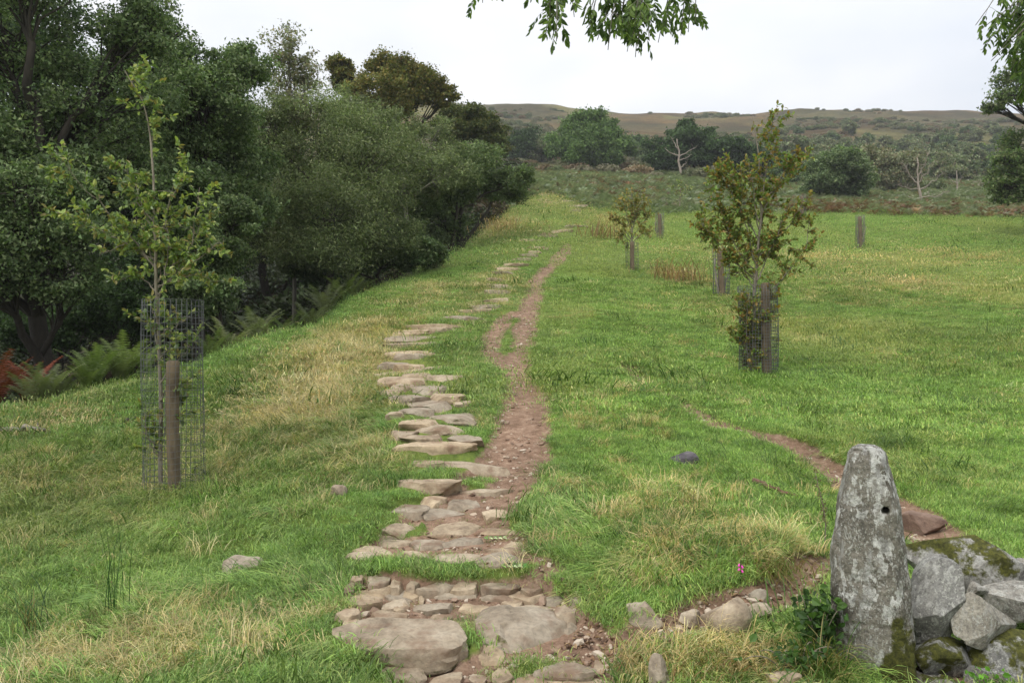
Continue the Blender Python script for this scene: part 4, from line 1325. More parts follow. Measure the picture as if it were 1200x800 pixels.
for (cx, d, wp, yt, yb, lab, sd_) in ((773, 52, 10, 249, 278, 'grey tree guard with no leaves behind the yellowing sapling', 5), (1008, 43, 11, 252, 291, 'weathered tree guard standing alone in the right field', 6), (845, 30, 19, 290, 347, 'brown tree guard just left behind the browning sapling', 7), (940, 56, 9, 228, 257, 'dark slim tree guard at the far field edge', 8)):
    d = float(gp(cx, yb)[1])
    gd = guard(lab, cx, d, wp, yt, yb, (cx - wp * .22, cx + wp * .16, yt + 2, yb, -.15), sd_, .10, .006)
    g_ = Geo()
    b_ = np.array(gd.location)
    rng = np.random.default_rng(sd_)
    for k in range(8):
        a = rng.uniform(0, 6.28); r_ = wp * .3 * d / F
        p = b_ + np.array([math.cos(a) * r_, math.sin(a) * r_, 0]); q = p + np.array([rng.uniform(-.15, .15), rng.uniform(-.15, .15), rng.uniform(.5, 1.0) * (yb - yt) * d / F])
        g_.tube(wob(bez(p, (p + q) / 2, q, 6), .04, rng), np.linspace(.03, .012, 6), 5)
    obj('stem', g_.mesh('stem', b_), M_GREYW, gd)

# ------------------------------------------------------------------ overhanging ash
def ash():
    rng = np.random.default_rng(77)
    base = np.array([6.6, 3.6, zg(6.6, 3.6)])
    root = root_empty('ash_tree', base, 'ash tree whose leafy twigs hang into the top of the view', 'tree')
    g = Geo(); gb = Geo(); lf = Geo()
    tr = wob(np.array([base + np.array([0, 0, z]) for z in np.linspace(-.3, 9, 10)]), .06, rng)
    g.tube(tr, np.linspace(.34, .16, 10), 12)
    obj('trunk', g.mesh('trunk', base), M_BARKG, root)
    limb = bez(tr[6], np.array([4.0, 6.2, 6.6]), up(560, -130, 6.4), 14)
    limb = wob(limb, .05, rng)
    gb.tube(limb, np.linspace(.11, .012, 14), 7)
    limb2 = wob(bez(tr[5], np.array([6.2, 6.4, 5.6]), up(1215, -70, 7.4), 10), .04, rng)
    gb.tube(limb2, np.linspace(.09, .012, 10), 6)
    pal = [lin(74, 96, 50), lin(88, 110, 56), lin(62, 82, 46), lin(100, 122, 62)]

    def compound(a, dr, L):
        n = 5
        pts = [a]
        d = unit(dr)
        for k in range(6):
            d = unit(d + np.array([0, 0, -.22]))
            pts.append(pts[-1] + d * L / 6)
        pts = np.array(pts)
        gb.tube(pts, .0016, 3)
        sd = unit(np.cross(d, np.array([0, 0, 1.]) + rng.normal(size=3) * .4))
        P, A = [], []
        for k in range(n):
            c = pts[2 + int(k * 4 / (n - 1))] if k < n - 1 else pts[-1]
            for s in (-1, 1):
                P.append(c); A.append(unit(d * .75 + sd * s * .8 + np.array([0, 0, -.35])))
        P.append(pts[-1]); A.append(d)
        P = np.array(P); A = np.array(A)
        m = len(P)
        A = unit(A + rng.normal(size=A.shape) * .18)
        nr = np.cross(A, sd) + rng.normal(size=A.shape) * .5; nr = unit(nr - (nr * A).sum(1)[:, None] * A)
        Ls = rng.uniform(.05, .085, m)
        V, q = oval(P, A, nr, Ls, Ls * .40)
        lf.add(V, q, None, np.repeat(leaf_cols(m, pal, rng, .15), 6, 0))

    def twig(src, tip, nl, dd):
        e = up(tip[0], tip[1] + 18, dd + rng.uniform(-.4, .4))
        e[2] -= .0
        C_ = wob(bez(src, (src + e) / 2 + np.array([0, 0, .18]), e, 9), .012, rng)
        gb.tube(C_, np.linspace(.009, .003, 9), 4)
        for k in range(nl):
            u = rng.uniform(.6, 1)
            a = C_[int(u * 8)]
            compound(a, unit(rng.normal(size=3) * np.array([1, 1, .3]) + np.array([0, 0, -.7])), rng.uniform(.16, .26))

    tips = [(566, -14), (622, -14), (640, 22), (652, 30), (645, 8), (672, 2), (690, 2), (700, 30), (712, 40), (722, 28), (735, 42), (745, 50), (742, 22), (726, 12), (760, 30), (772, 32), (780, 12), (797, 24), (806, 20), (815, 8), (708, 10), (690, 22), (755, 10), (735, 30), (748, 36)]
    for t in tips:
        j = int(np.argmin(np.abs(600 + F * limb[:, 0] / limb[:, 1] - t[0] - 40)))
        twig(limb[j], t, 8, 6.4)
    for t in [(1148, -8), (1160, 6), (1172, 24), (1180, 42), (1186, 56), (1195, 66), (1205, 50), (1200, 20), (1188, 8), (1215, 30), (1225, 60), (1240, 20), (1250, 60), (1190, 36), (1204, 76), (1152, -2), (1158, 14), (1166, 34), (1176, 10), (1184, 30), (1192, 50), (1170, -10), (1198, 8), (1180, 62), (1194, 84), (1210, 70)]:
        twig(limb2[-2 - rng.integers(0, 3)], (t[0] - 4, t[1] + 20), 8, 7.4)
    obj('branches', gb.mesh('branches', base), M_BARKG, root)
    obj('crown', lf.mesh('crown', base, False), M_LEAFY, root)


ash()

# ------------------------------------------------------------------ scatter (uncountable ground cover only)
def scatter(name, P, rot, scl, idx_, tint, protos_, mat):
    n = len(P)
    me = bpy.data.meshes.new(name)
    me.vertices.add(n)
    me.vertices.foreach_set('co', np.asarray(P, np.float32).ravel())
    for k, ty, a, f_ in (('tint', 'FLOAT_COLOR', np.c_[tint, np.ones(n)], 'color'), ('rot', 'FLOAT_VECTOR', rot, 'vector'), ('scl', 'FLOAT_VECTOR', scl, 'vector')):
        at = me.attributes.new(k, ty, 'POINT')
        at.data.foreach_set(f_, np.asarray(a, np.float32).ravel())
    at = me.attributes.new('idx', 'INT', 'POINT')
    at.data.foreach_set('value', np.asarray(idx_, np.int32))
    o = bpy.data.objects.new(name, me)
    COL.objects.link(o)
    ng = bpy.data.node_groups.new('scatter_' + name, 'GeometryNodeTree')
    ng.interface.new_socket("Geometry", in_out='INPUT', socket_type='NodeSocketGeometry')
    ng.interface.new_socket("Geometry", in_out='OUTPUT', socket_type='NodeSocketGeometry')
    n_ = ng.nodes; L = ng.links
    gi = n_.new('NodeGroupInput'); go = n_.new('NodeGroupOutput'); iop = n_.new('GeometryNodeInstanceOnPoints'); jn = n_.new('GeometryNodeJoinGeometry')
    for p in reversed(protos_):
        oi = n_.new('GeometryNodeObjectInfo'); oi.inputs['Object'].default_value = p
        gt = n_.new('GeometryNodeGeometryToInstance')
        L.new(oi.outputs['Geometry'], gt.inputs[0]); L.new(gt.outputs[0], jn.inputs[0])
    L.new(gi.outputs[0], iop.inputs['Points']); L.new(jn.outputs[0], iop.inputs['Instance'])
    iop.inputs['Pick Instance'].default_value = True
    for nm, dt, s in (('rot', 'FLOAT_VECTOR', 'Rotation'), ('scl', 'FLOAT_VECTOR', 'Scale'), ('idx', 'INT', 'Instance Index')):
        q = n_.new('GeometryNodeInputNamedAttribute'); q.data_type = dt
        q.inputs['Name'].default_value = nm
        L.new(q.outputs[0], iop.inputs[s])
    L.new(iop.outputs[0], go.inputs[0])
    o.modifiers.new('scatter', 'NODES').node_group = ng
    return tag(o, kind='stuff')


def proto(name, me, mat):
    me.materials.append(mat)
    return bpy.data.objects.new(name, me)


def tuft(seed, n, h, wdt, spread, lean, comb, seg=3, curl=.6):
    """a bunch of grass blades bending along +x (comb) and at random"""
    rng = np.random.default_rng(seed)
    V = []; Qs = []; Ts = []; bv = []; c = 0
    for k in range(n):
        b = np.array([*(rng.normal(size=2) * spread), 0])
        a = rng.uniform(0, 2 * math.pi)
        dr = unit(np.array([math.cos(a), math.sin(a)]) * (1 - comb) + np.array([comb * 1.4, 0]))
        hh = h * rng.uniform(.55, 1.2)
        ln = lean * rng.uniform(.4, 1.4)
        sd_ = np.array([-dr[1], dr[0], 0]); tw = rng.uniform(-.8, .8)
        sd_ = sd_ * math.cos(tw) + np.array([dr[0], dr[1], 0]) * math.sin(tw)
        w_ = wdt * rng.uniform(.6, 1.3)
        pts = []
        ang = ln * .35
        p = b.copy(); pts.append(p)
        for s in range(seg):
            ang = min(ang + (ln * curl) * (s + .5) / seg * 1.5, 1.9)
            p = p + np.array([dr[0] * math.sin(ang), dr[1] * math.sin(ang), math.cos(ang)]) * hh / seg
            pts.append(p)
        r = rng.random()
        for s in range(seg):
            ww = w_ * (1 - .55 * s / seg) * .5
            V += [pts[s] - sd_ * ww, pts[s] + sd_ * ww]
        V.append(pts[-1])
        for s in range(seg - 1):
            Qs.append([c + 2 * s, c + 2 * s + 1, c + 2 * s + 3, c + 2 * s + 2])
        Ts.append([c + 2 * seg - 2, c + 2 * seg - 1, c + 2 * seg])
        bv += [r] * (2 * seg + 1)
        c += 2 * seg + 1
    return mesh_np('tuft', np.array(V), Qs, Ts, {'bv': bv})


TUFTS = ([tuft(s, 46, .048, .004, .05, 1.1, .3) for s in range(4)] +                  # 0-3 short turf
         [tuft(10 + s, 46, .13, .0040, .05, 1.9, .75, 4) for s in range(4)] +         # 4-7 long combed grass
         [tuft(20 + s, 26, .17, .003, .05, 1.0, .4, 4) for s in range(2)] +           # 8-9 upright fine straw
         [tuft(30 + s, 64, .042, .0068, .11, 1.0, .35) for s in range(3)] +            # 10-12 mid distance turf
         [tuft(40 + s, 54, .12, .0068, .12, 1.6, .6) for s in range(3)] +              # 13-15 mid distance long
         [tuft(50 + s, 60, .055, .022, .40, 1.1, .3, 2) for s in range(3)] +           # 16-18 far turf
         [tuft(60 + s, 46, .13, .022, .36, 1.2, .4, 2) for s in range(2)])            # 19-20 far long
TP = [proto('tuft', m_, M_GRASS) for m_ in TUFTS]


def in_stone(x, y):
    o = np.zeros(len(x), bool)
    for (cx, cy, rx, ry_) in STONES_XY:
        o |= (((x - cx) / rx) ** 2 + ((y - cy) / ry_) ** 2) < .95
    return o


LUSH = np.array([lin(130, 168, 72), lin(140, 176, 77), lin(118, 158, 69), lin(148, 174, 89)])
OLV = np.array([lin(140, 158, 82), lin(126, 150, 76), lin(150, 158, 96)])
STR = np.array([lin(196, 180, 128), lin(180, 164, 112), lin(166, 148, 102), lin(206, 190, 142)])
DRK = np.array([lin(92, 122, 56), lin(104, 130, 62)])


def sample(d0, d1, dens, rng, px0=-260, px1=1460):
    ua, ub = (px0 - 600) / F, (px1 - 600) / F
    area = (ub - ua) * (d1 * d1 - d0 * d0) / 2
    n = int(area * dens)
    y = np.sqrt(rng.uniform(d0 * d0, d1 * d1, n))
    x = rng.uniform(ua, ub, n) * y
    return x, y


def grass_layer(name, d0, d1, dens, seed, short, long_idx, straw_idx, sscale, px0=-260, px1=1460):
    rng = np.random.default_rng(seed)
    x, y = sample(d0, d1, dens, rng, px0, px1)
    dirt, _ = dirt_of(x, y)
    n1, n2, straw, lng = grass_fields(x, y)
    me_ = meadow(x, y)
    keep = (rng.random(len(x)) < me_) & (rng.random(len(x)) > sstep(.15, .6, dirt) * 1.01) & ~in_stone(x, y + .03 + .004 * y)
    x, y, dirt, n1, n2, straw, lng = (a[keep] for a in (x, y, dirt, n1, n2, straw, lng))
    n = len(x)
    z = H(x, y, dirt) - .01
    r = rng.random(n)
    is_long = r < lng * .62
    is_straw = (rng.random(n) < straw * .8)
    ix = np.where(is_long, rng.choice(long_idx, n), rng.choice(short, n))
    ix = np.where(is_straw & (rng.random(n) < .6), rng.choice(straw_idx, n), ix)
    lush = LUSH[rng.integers(0, len(LUSH), n)] * np.array([.93, .93, 1.05]); olv = OLV[rng.integers(0, len(OLV), n)]; st = STR[rng.integers(0, len(STR), n)]; dk = DRK[rng.integers(0, len(DRK), n)]
    right_ = sstep(-.02, .12, x / y)
    po = np.clip(.38 - .22 * right_ + (n1 - .5) * 2.2 + (n2 - .5) * .8, 0, 1)
    t = np.where((rng.random(n) < po)[:, None], olv, lush)
    t = np.where((rng.random(n) < .22 + 1.3 * (.45 - n2).clip(0))[:, None], dk, t)
    t = np.where(is_straw[:, None], st, t)
    big = fbm(x * .16 + 3, y * .1, 120, 4)[:, None]
    t = t * (1 + .14 * rng.normal(size=(n, 1))) * (.72 + .5 * big)
    pale = sstep(.52, .68, fbm(x * .3, y * .16, 121, 3))[:, None] * (.12 + .33 * right_[:, None])
    t = t * (1 - pale) + np.array(lin(160, 166, 96)) * pale
    t = t * (1 + right_[:, None] * np.array([.10, .06, -.06])) * 1.16
    t = t * .88 + (t @ np.array([.3, .6, .1]))[:, None] * .12
    edge = 1 - .35 * sstep(.05, .3, dirt)
    wild = rng.random(n) < .012
    ix = np.where(wild, rng.choice(long_idx, n), ix)
    t = np.where(wild[:, None], dk * .8, t)
    edge = np.where(wild, 1.5, edge)
    s = sscale * rng.uniform(.6, 1.35, n) * (.75 + .7 * n1) * edge
    flow = (fbm(x * .35, y * .35, 201, 2) - .5) * 9 + 4.2
    yaw = np.where(is_long, flow + rng.normal(size=n) * .45, rng.uniform(0, 6.28, n))
    tilt = np.where(is_long, .25, .12) * rng.normal(size=n)
    rot = np.c_[tilt, tilt[::-1], yaw]
    scatter(name, np.c_[x, y, z], rot, np.c_[s, s, s * rng.uniform(.8, 1.25, n)], ix, np.clip(t, .01, .8), TP, M_GRASS)
    return n


cnt = 0
cnt += grass_layer('grass', 2.2, 5.5, 800, 1, [0, 1, 2, 3], [4, 5, 6, 7], [8, 9, 4, 5], 1.0)
cnt += grass_layer('grass', 5.5, 10, 560, 5, [0, 1, 2, 3], [4, 5, 6, 7], [8, 9, 4, 5], 1.05)
cnt += grass_layer('grass', 10, 17, 230, 2, [0, 1, 10, 11, 12], [4, 5, 6, 13, 14], [8, 9, 13, 14], 1.15)
cnt += grass_layer('grass', 17, 28, 95, 3, [10, 11, 12], [13, 14, 15], [13, 14], 1.15)
cnt += grass_layer('grass', 28, 68, 18, 4, [16, 17, 18], [19, 20], [19, 20], .9)

# turf hanging over the risers in front of the steps
rng = np.random.default_rng(8)
X, Y, Z_, T_, I_ = [], [], [], [], []
for (cx, cy, w_, d, far_) in FRONTS:
    if not far_ and d < 4.75: continue
    k = int(max(2, w_ * (34 if far_ else 16)))
    for q in range(k):
        x = cx + rng.uniform(-.62, .62) * w_; y = cy - rng.uniform(0.0, .14)
        X.append(x); Y.append(y); I_.append(rng.choice([0, 1, 2, 3] if d < 14 else [10, 11]))
        T_.append((DRK if rng.random() < .5 else OLV)[rng.integers(0, 2)] * rng.uniform(.7, 1.1))
X, Y = np.array(X), np.array(Y)
scatter('grass', np.c_[X, Y, H(X, Y) - .012], np.c_[rng.normal(size=(len(X), 2)) * .2, rng.uniform(0, 6.28, len(X))], np.ones((len(X), 3)) * rng.uniform(.35, .7, (len(X), 1)), I_, np.array(T_), TP, M_GRASS)

# gravel and chips on the bare path
def chip(seed):
    rng = np.random.default_rng(seed)
    Vn, T = ico(1)
    V = Vn * rng.uniform(.6, 1.2, (len(Vn), 1)) * np.array([1, .75, .5])
    return mesh_np('chip', V, None, T)


mc, ntc, bc = new_mat('gravel_chip')
ntc.links.new(attr(ntc, 'tint', 'INSTANCER').outputs['Color'], bc.inputs['Base Color'])
bc.inputs['Roughness'].default_value = .9
CP = [proto('chip', chip(s), mc) for s in range(5)]
rng = np.random.default_rng(9)
px_, py_, sc_ = [], [], []
for (d0, d1, dens, s0) in ((2.4, 5.4, 1500, .011), (5.4, 9, 500, .013), (9, 20, 110, .02)):
    x, y = sample(d0, d1, dens, rng, 350, 1100)
    dd, _ = dirt_of(x, y)
    k = (dd > .55) & ~in_stone(x, y) & (rng.random(len(x)) < .25 + 1.5 * (fbm(x * 2.5, y * 2.5, 300, 2) - .35).clip(0))
    x, y = x[k], y[k]
    px_.append(x); py_.append(y); sc_.append(s0 * np.exp(rng.normal(size=len(x)) * .55))
x, y, s = map(np.concatenate, (px_, py_, sc_))
s = np.minimum(s, .05)
tn = np.array([lin(168, 150, 130), lin(142, 120, 102), lin(182, 168, 150), lin(120, 98, 82)])[rng.integers(0, 4, len(x))]
scatter('gravel', np.c_[x, y, H(x, y) + s * .1], rng.uniform(-.5, .5, (len(x), 3)) * np.array([1, 1, 6.28 * 2]), np.c_[s, s, s], rng.integers(0, 5, len(x)), tn, CP, mc)

# dead leaves on the bare soil right of the path
ml, ntl, bl = new_mat('dead_leaf')
ntl.links.new(attr(ntl, 'tint', 'INSTANCER').outputs['Color'], bl.inputs['Base Color'])
bl.inputs['Roughness'].default_value = .7
lv = []
for s in range(3):
    P = np.array([[0, 0, 0.]]); rg2 = np.random.default_rng(s)
    V, q = oval(P, np.array([[1., 0, .1]]), np.array([[0, 0, 1.]]), np.array([1.]), np.array([.5]))
    V[:, 2] += rg2.normal(size=len(V)) * .1
    lv.append(proto('dead_leaf', mesh_np('dead_leaf', V, q), ml))
lx, ly = [], []
for (px, py, rx, ry_, n) in ((690, 745, 35, 35, 260), (740, 770, 45, 25, 200), (840, 705, 60, 22, 160), (930, 690, 40, 20, 160), (560, 640, 90, 22, 90), (450, 630, 30, 18, 60), (650, 680, 40, 20, 60), (230, 640, 120, 60, 60)):
    a = blob(px, py, rx, ry_)
    lx.append(a[0] + rng.normal(size=n) * a[2] * .95); ly.append(a[1] + rng.normal(size=n) * a[3] * 1.1)
x = np.concatenate(lx); y = np.concatenate(ly)
k = ~in_stone(x, y) & (y > 2.2)
x, y = x[k], y[k]
tn = np.array([lin(128, 100, 74), lin(104, 78, 58), lin(150, 124, 92), lin(92, 70, 54)])[rng.integers(0, 4, len(x))]
s = rng.uniform(.02, .05, len(x))
scatter('leaf_litter', np.c_[x, y, H(x, y) + .008], np.c_[rng.normal(size=(len(x), 2)) * .35, rng.uniform(0, 6.28, len(x))], np.c_[s, s, s], rng.integers(0, 3, len(x)), tn, lv, ml)

# ------------------------------------------------------------------ ferns and bracken
def fern_mesh(seed, nf=11, L=.62, lean=.55, wid=.085, n=30):
    rng = np.random.default_rng(seed)
    V = []; T = []; C = 0; bv = []
    for f_ in range(nf):
        a = f_ * 2 * math.pi / nf + rng.uniform(-.3, .3)
        dr = np.array([math.cos(a), math.sin(a), 0]); sd_ = np.array([-dr[1], dr[0], 0])
        l = L * rng.uniform(.7, 1.15); ang = .2 + .2 * rng.random()
        p = np.array([0, 0, 0.])
        r = rng.random()
        for k in range(n):
            ang += lean * 1.6 / n * (.5 + k / n)
            st = (dr * math.sin(ang) + np.array([0, 0, math.cos(ang)])) * l / n
            p2 = p + st
            if k > 2:
                ww = wid * math.sin(math.pi * (k - 1) / (n + 1)) ** .7 * rng.uniform(.85, 1.1)
                for s in (-1, 1):
                    tip = p + sd_ * s * ww + st * 1.6 * 20 / n + np.array([0, 0, -.02 * rng.random()])
                    V += [p + st * .05, p2 - st * .2, tip]; T.append([C, C + 1, C + 2]); C += 3; bv += [r] * 3
            V += [p - sd_ * .003, p + sd_ * .003, p2]; T.append([C, C + 1, C + 2]); C += 3; bv += [r] * 3
            p = p2
    return np.array(V), T, bv


FG = 'ferns along the rim of the ravine'
MF = {}
for key, pal in (('green', [lin(104, 120, 66), lin(120, 134, 78), lin(90, 106, 60)]), ('grey', [lin(108, 116, 80), lin(126, 130, 94), lin(96, 104, 72)]), ('rust', [lin(104, 56, 40), lin(122, 66, 46), lin(84, 46, 34)])):
    for s in range(3):
        V, T, bv = fern_mesh(60 + s, 13)
        rg2 = np.random.default_rng(s)
        c = np.array(pal)[(np.array(bv) * 2.999).astype(int)] * (.85 + .3 * np.array(bv)[:, None])
        me = mesh_np('fern', V, None, T, {'col': c})
        me.materials.append(M_LEAFY)
        MF.setdefault(key, []).append(me)
ferns = [('green', 100, 452, 1.0), ('green', 128, 436, 1.1), ('grey', 62, 462, 1.0), ('green', 150, 426, 1.2), ('grey', 150, 450, .8), ('grey', 30, 474, .9), ('green', 112, 470, .7), ('grey', 80, 480, .7), ('rust', 8, 468, 1.3), ('rust', 40, 462, 1.1), ('rust', -20, 472, 1.3),
         ('grey', 300, 382, 1.3), ('grey', 322, 372, 1.2), ('green', 345, 364, 1.2), ('grey', 385, 350, 1.5), ('green', 405, 345, 1.3), ('grey', 420, 342, 1.2), ('green', 170, 440, .9), ('grey', 270, 400, 1.1), ('green', 245, 412, 1.0), ('grey', 362, 358, 1.2)]
flab = ['green arching fern clump left of the left guard, second from its wire', 'tall green fern fanning out just left of the left guard', 'pale dry fern between the red dead ferns and the green clumps', 'largest green fern, right against the left wire guard',
        'low pale fern in the grass under the largest green fern', 'pale fern next to the red dead ferns on the grass rim', 'small green fern lowest down the bank by the left guard', 'low pale fern hanging into the grass left of the left guard',
        'rust red dead fern nearest the left picture edge', 'rust red dead fern beside the pale dry fern', 'rust red dead fern half outside the left picture edge',
        'pale fern on the rim by the low grey-green bush', 'pale feathery fern below the willow dome, left one of its row', 'green fern in the row under the willow dome', 'big pale fern where the rim climbs under the willows', 'green fern between the two pale ferns at the top of the row', 'last pale fern at the upper end of the rim row',
        'green fern seen through the wire of the left guard', 'pale fern behind the dark tussock on the slope', 'green fern just right of the left guard', 'pale fern in the middle of the row under the willows']
for k, (kind, px, py, s) in enumerate(ferns):
    dd = float(edge_d(px)) - (.3 if kind != 'rust' else -.7)
    xx = (px - 600) / F * dd
    o = obj('fern', MF[kind][k % 3])
    dd += random.uniform(-.5, .4)
    o.location = (xx, dd, zg(xx, dd) - .03)
    o.rotation_euler = (random.uniform(-.15, .15), random.uniform(-.15, .15), random.uniform(0, 6.28))
    o.scale = (s * 1.35,) * 3
    tag(o, flab[k], 'fern', FG)

# bracken bed between field and trees: far mass nobody could count
mb, ntb, bb = new_mat('bracken')
cb_ = mixc(ntb, 1.0, attr(ntb, 'tint', 'INSTANCER').outputs['Color'], ramp(ntb, attr(ntb, 'bv').outputs['Fac'], [(0, (.7, .7, .7)), (1, (1.25, 1.25, 1.2))]).outputs[0], 'MULTIPLY')
leafy('b', cb_, ntb, bb, .3, .6, .2)
BP = []
for s in range(3):
    V, T, bv = fern_mesh(90 + s, 14, .62, .7, .13, 13)
    BP.append(proto('bracken', mesh_np('bracken', V, None, T, {'bv': bv}), mb))
rng = np.random.default_rng(12)
n = 26000
d = np.sqrt(rng.uniform(52 ** 2, 150 ** 2, n)); px = rng.uniform(585, 1420, n)
x = (px - 600) / F * d; y = d
over = (d - edge_d(px)) / d
nn = fbm(x * .12, y * .12, 140, 3)
k = (over > -.02 + .06 * (nn - .5)) & (rng.random(n) < .35 + 1.3 * nn)
x, y, d, px, nn = x[k], y[k], d[k], px[k], nn[k]
n = len(x)
pg = np.array([lin(136, 146, 122), lin(126, 138, 110), lin(148, 150, 128)])[rng.integers(0, 3, n)]
pb = np.array([lin(136, 100, 80), lin(128, 96, 78), lin(150, 122, 100), lin(116, 92, 78)])[rng.integers(0, 4, n)]
ed = edge_d(px)
pbn = np.clip(.02 + 1.1 * (fbm(x * .09 + 9, y * .05, 150, 3) - .5) + .75 * sstep(820, 1000, px) * sstep(24, 3, d - ed), 0, 1)
tn = np.where((rng.random(n) < pbn)[:, None], pb, pg) * (1 + .15 * rng.normal(size=(n, 1)))
s = rng.uniform(.7, 1.3, n) * np.where(d > 90, 1.3, 1.0)
scatter('bracken', np.c_[x, y, H(x, y) - .05], np.c_[rng.normal(size=(n, 2)) * .15, rng.uniform(0, 6.28, n)], np.c_[s, s, s * .9], rng.integers(0, 3, n), np.clip(tn, .01, .6), BP, mb)

# undergrowth added to darken the ravine floor, with shade put into its tints
mu, ntu, bu = new_mat('undergrowth')
leafy('u', attr(ntu, 'tint', 'INSTANCER').outputs['Color'], ntu, bu, .2, .6, .2)
UP_ = []
for s in range(3):
    rg2 = np.random.default_rng(240 + s)
    P = unit(rg2.normal(size=(900, 3))) * rg2.uniform(.3, 1, (900, 1)) ** .6 * np.array([1, 1, .75]) + np.array([0, 0, .55])
    V, q = leaves(P, .15, .09, rg2, .6)
    UP_.append(proto('undergrowth', mesh_np('undergrowth', V, None, q), mu))
rng = np.random.default_rng(14)
n = 1500
px = rng.uniform(-500, 600, n); d = edge_d(px) + 1.6 + rng.uniform(0, 1, n) ** .8 * 45
x = (px - 600) / F * d; y = d
s = rng.uniform(.6, 1.5, n) * np.clip((d - edge_d(px)) / 7, .5, 1.5)
tn = np.array([lin(52, 62, 38), lin(62, 74, 46), lin(44, 50, 32), lin(66, 58, 42)])[rng.integers(0, 4, n)] * (1 + .12 * rng.normal(size=(n, 1)))
scatter('undergrowth', np.c_[x, y, H(x, y) - .2], np.c_[np.zeros((n, 2)), rng.uniform(0, 6.28, n)], np.c_[s * 1.2, s * 1.2, s], rng.integers(0, 3, n), np.clip(tn, .01, .6), UP_, mu)

# scrub on the hillside: heather and gorse clumps
mh, nth, bh = new_mat('scrub')
leafy('s', attr(nth, 'tint', 'INSTANCER').outputs['Color'], nth, bh, .2, .6, .2)
SP = []
for s in range(3):
    rg2 = np.random.default_rng(200 + s)
    P = unit(rg2.normal(size=(700, 3))) * rg2.uniform(.4, 1, (700, 1)) * np.array([1, 1, .62]) + np.array([0, 0, .5])
    V, q = leaves(P, .26, .17, rg2, .6)
    SP.append(proto('scrub', mesh_np('scrub', V, None, q), mh))
rng = np.random.default_rng(13)
n = 9000
d = np.sqrt(rng.uniform(110 ** 2, 440 ** 2, n)); px = rng.uniform(500, 1500, n)
x = (px - 600) / F * d; y = d
nn = fbm(x * .03, y * .02, 160, 4)
k = rng.random(n) < np.clip((nn - .44) * 6, 0, 1) * np.interp(d, [110, 260, 330, 440], [.8, .9, .5, .3])
x, y, d, nn = x[k], y[k], d[k], nn[k]; n = len(x)
s = rng.uniform(.5, 1.7, n)
tn = np.array([lin(110, 116, 82), lin(118, 118, 90), lin(122, 106, 82), lin(98, 108, 74), lin(126, 122, 100)])[rng.integers(0, 5, n)] * (1 + .1 * rng.normal(size=(n, 1)))
scatter('scrub', np.c_[x, y, H(x, y) - .2], np.c_[np.zeros((n, 2)), rng.uniform(0, 6.28, n)], np.c_[s * 1.3, s * 1.3, s], rng.integers(0, 3, n), np.clip(tn, .01, .6), SP, mh)

# ------------------------------------------------------------------ single plants and bits
def clump_obj(name, label, cat, px, py, n, h, wdt, spread, lean, comb, pal, seed, yaw=0, group=None, seg=5):
    g = gp(px, py)
    me = tuft(seed, n, h, wdt, spread, lean, comb, seg)
    bv = np.zeros(len(me.vertices), np.float32); me.attributes['bv'].data.foreach_get('value', bv)
    c = np.array(pal)[(bv * (len(pal) - .001)).astype(int)]
    a = me.attributes.new('col', 'FLOAT_COLOR', 'POINT'); a.data.foreach_set('color', np.c_[c, np.ones(len(c))].astype(np.float32).ravel())
    o = obj(name, me, M_LEAFY, loc=(g[0], g[1], g[2] - .01))
    o.rotation_euler = (0, 0, yaw)
    return tag(o, label, cat, group)


RUSH = [lin(52, 84, 40), lin(64, 96, 44), lin(44, 70, 36)]
DRY = [lin(140, 108, 70), lin(120, 92, 62), lin(158, 128, 88), lin(104, 84, 52)]
clump_obj('rush_clump', 'upright clump of thin dark green rushes in the left foreground', 'rushes', 132, 718, 16, .52, .005, .035, .16, .2, RUSH, 71, 0)
clump_obj('rush_clump', 'spreading rush clump bending left at the bottom left edge', 'rushes', 45, 742, 46, .42, .005, .07, .85, .45, RUSH + [lin(120, 110, 60)], 72, 2.6)
clump_obj('grass_tussock', 'dark green tussock behind the left sapling guard', 'tussock', 268, 466, 110, .34, .009, .12, .9, .3, RUSH + [lin(130, 130, 70)], 73, 0)
clump_obj('grass_tussock', 'rounded dark tussock on the slope right of the left guard', 'tussock', 282, 508, 150, .34, .009, .14, 1.4, .5, RUSH, 74, 3.5)
clump_obj('grass_tussock', 'rusty tussock of dead stalks in the middle of the field', 'tussock', 792, 330, 160, .9, .022, .5, .5, .1, DRY, 75)
clump_obj('grass_tussock', 'rusty tussock of dead stalks left of the yellowing sapling', 'tussock', 702, 280, 140, 1.1, .03, .5, .5, .1, DRY, 76)
clump_obj('grass_tussock', 'straw tussock beside the upper steps under the hawthorn', 'tussock', 588, 272, 140, 1.0, .03, .6, .5, .1, [lin(165, 140, 96), lin(140, 116, 78)], 77)
clump_obj('grass_tussock', 'small dark rush tuft alone in the short turf right of the dirt path', 'tussock', 714, 441, 60, .17, .008, .08, .5, .1, RUSH, 78)
clump_obj('grass_tussock', 'low dark rush tuft right of the split in the dirt path', 'tussock', 690, 402, 70, .18, .01, .16, .5, .1, RUSH, 79)
clump_obj('grass_tussock', 'shaggy overhanging tussock on the bank left of the gatepost', 'tussock', 905, 668, 220, .30, .006, .10, 1.7, .55, [lin(120, 130, 60), lin(140, 120, 78), lin(96, 116, 48)], 80, 4.4)
clump_obj('grass_tussock', 'brown-green tussock at the bottom beside the tan boulder', 'tussock', 845, 785, 200, .26, .006, .08, 1.5, .4, [lin(128, 112, 66), lin(150, 118, 80), lin(96, 112, 48)], 81, 4.6)
clump_obj('grass_tussock', 'brown-green tussock at the foot of the gatepost', 'tussock', 905, 770, 180, .26, .006, .08, 1.4, .4, [lin(128, 122, 66), lin(140, 110, 74), lin(90, 112, 46)], 82, 4.9)
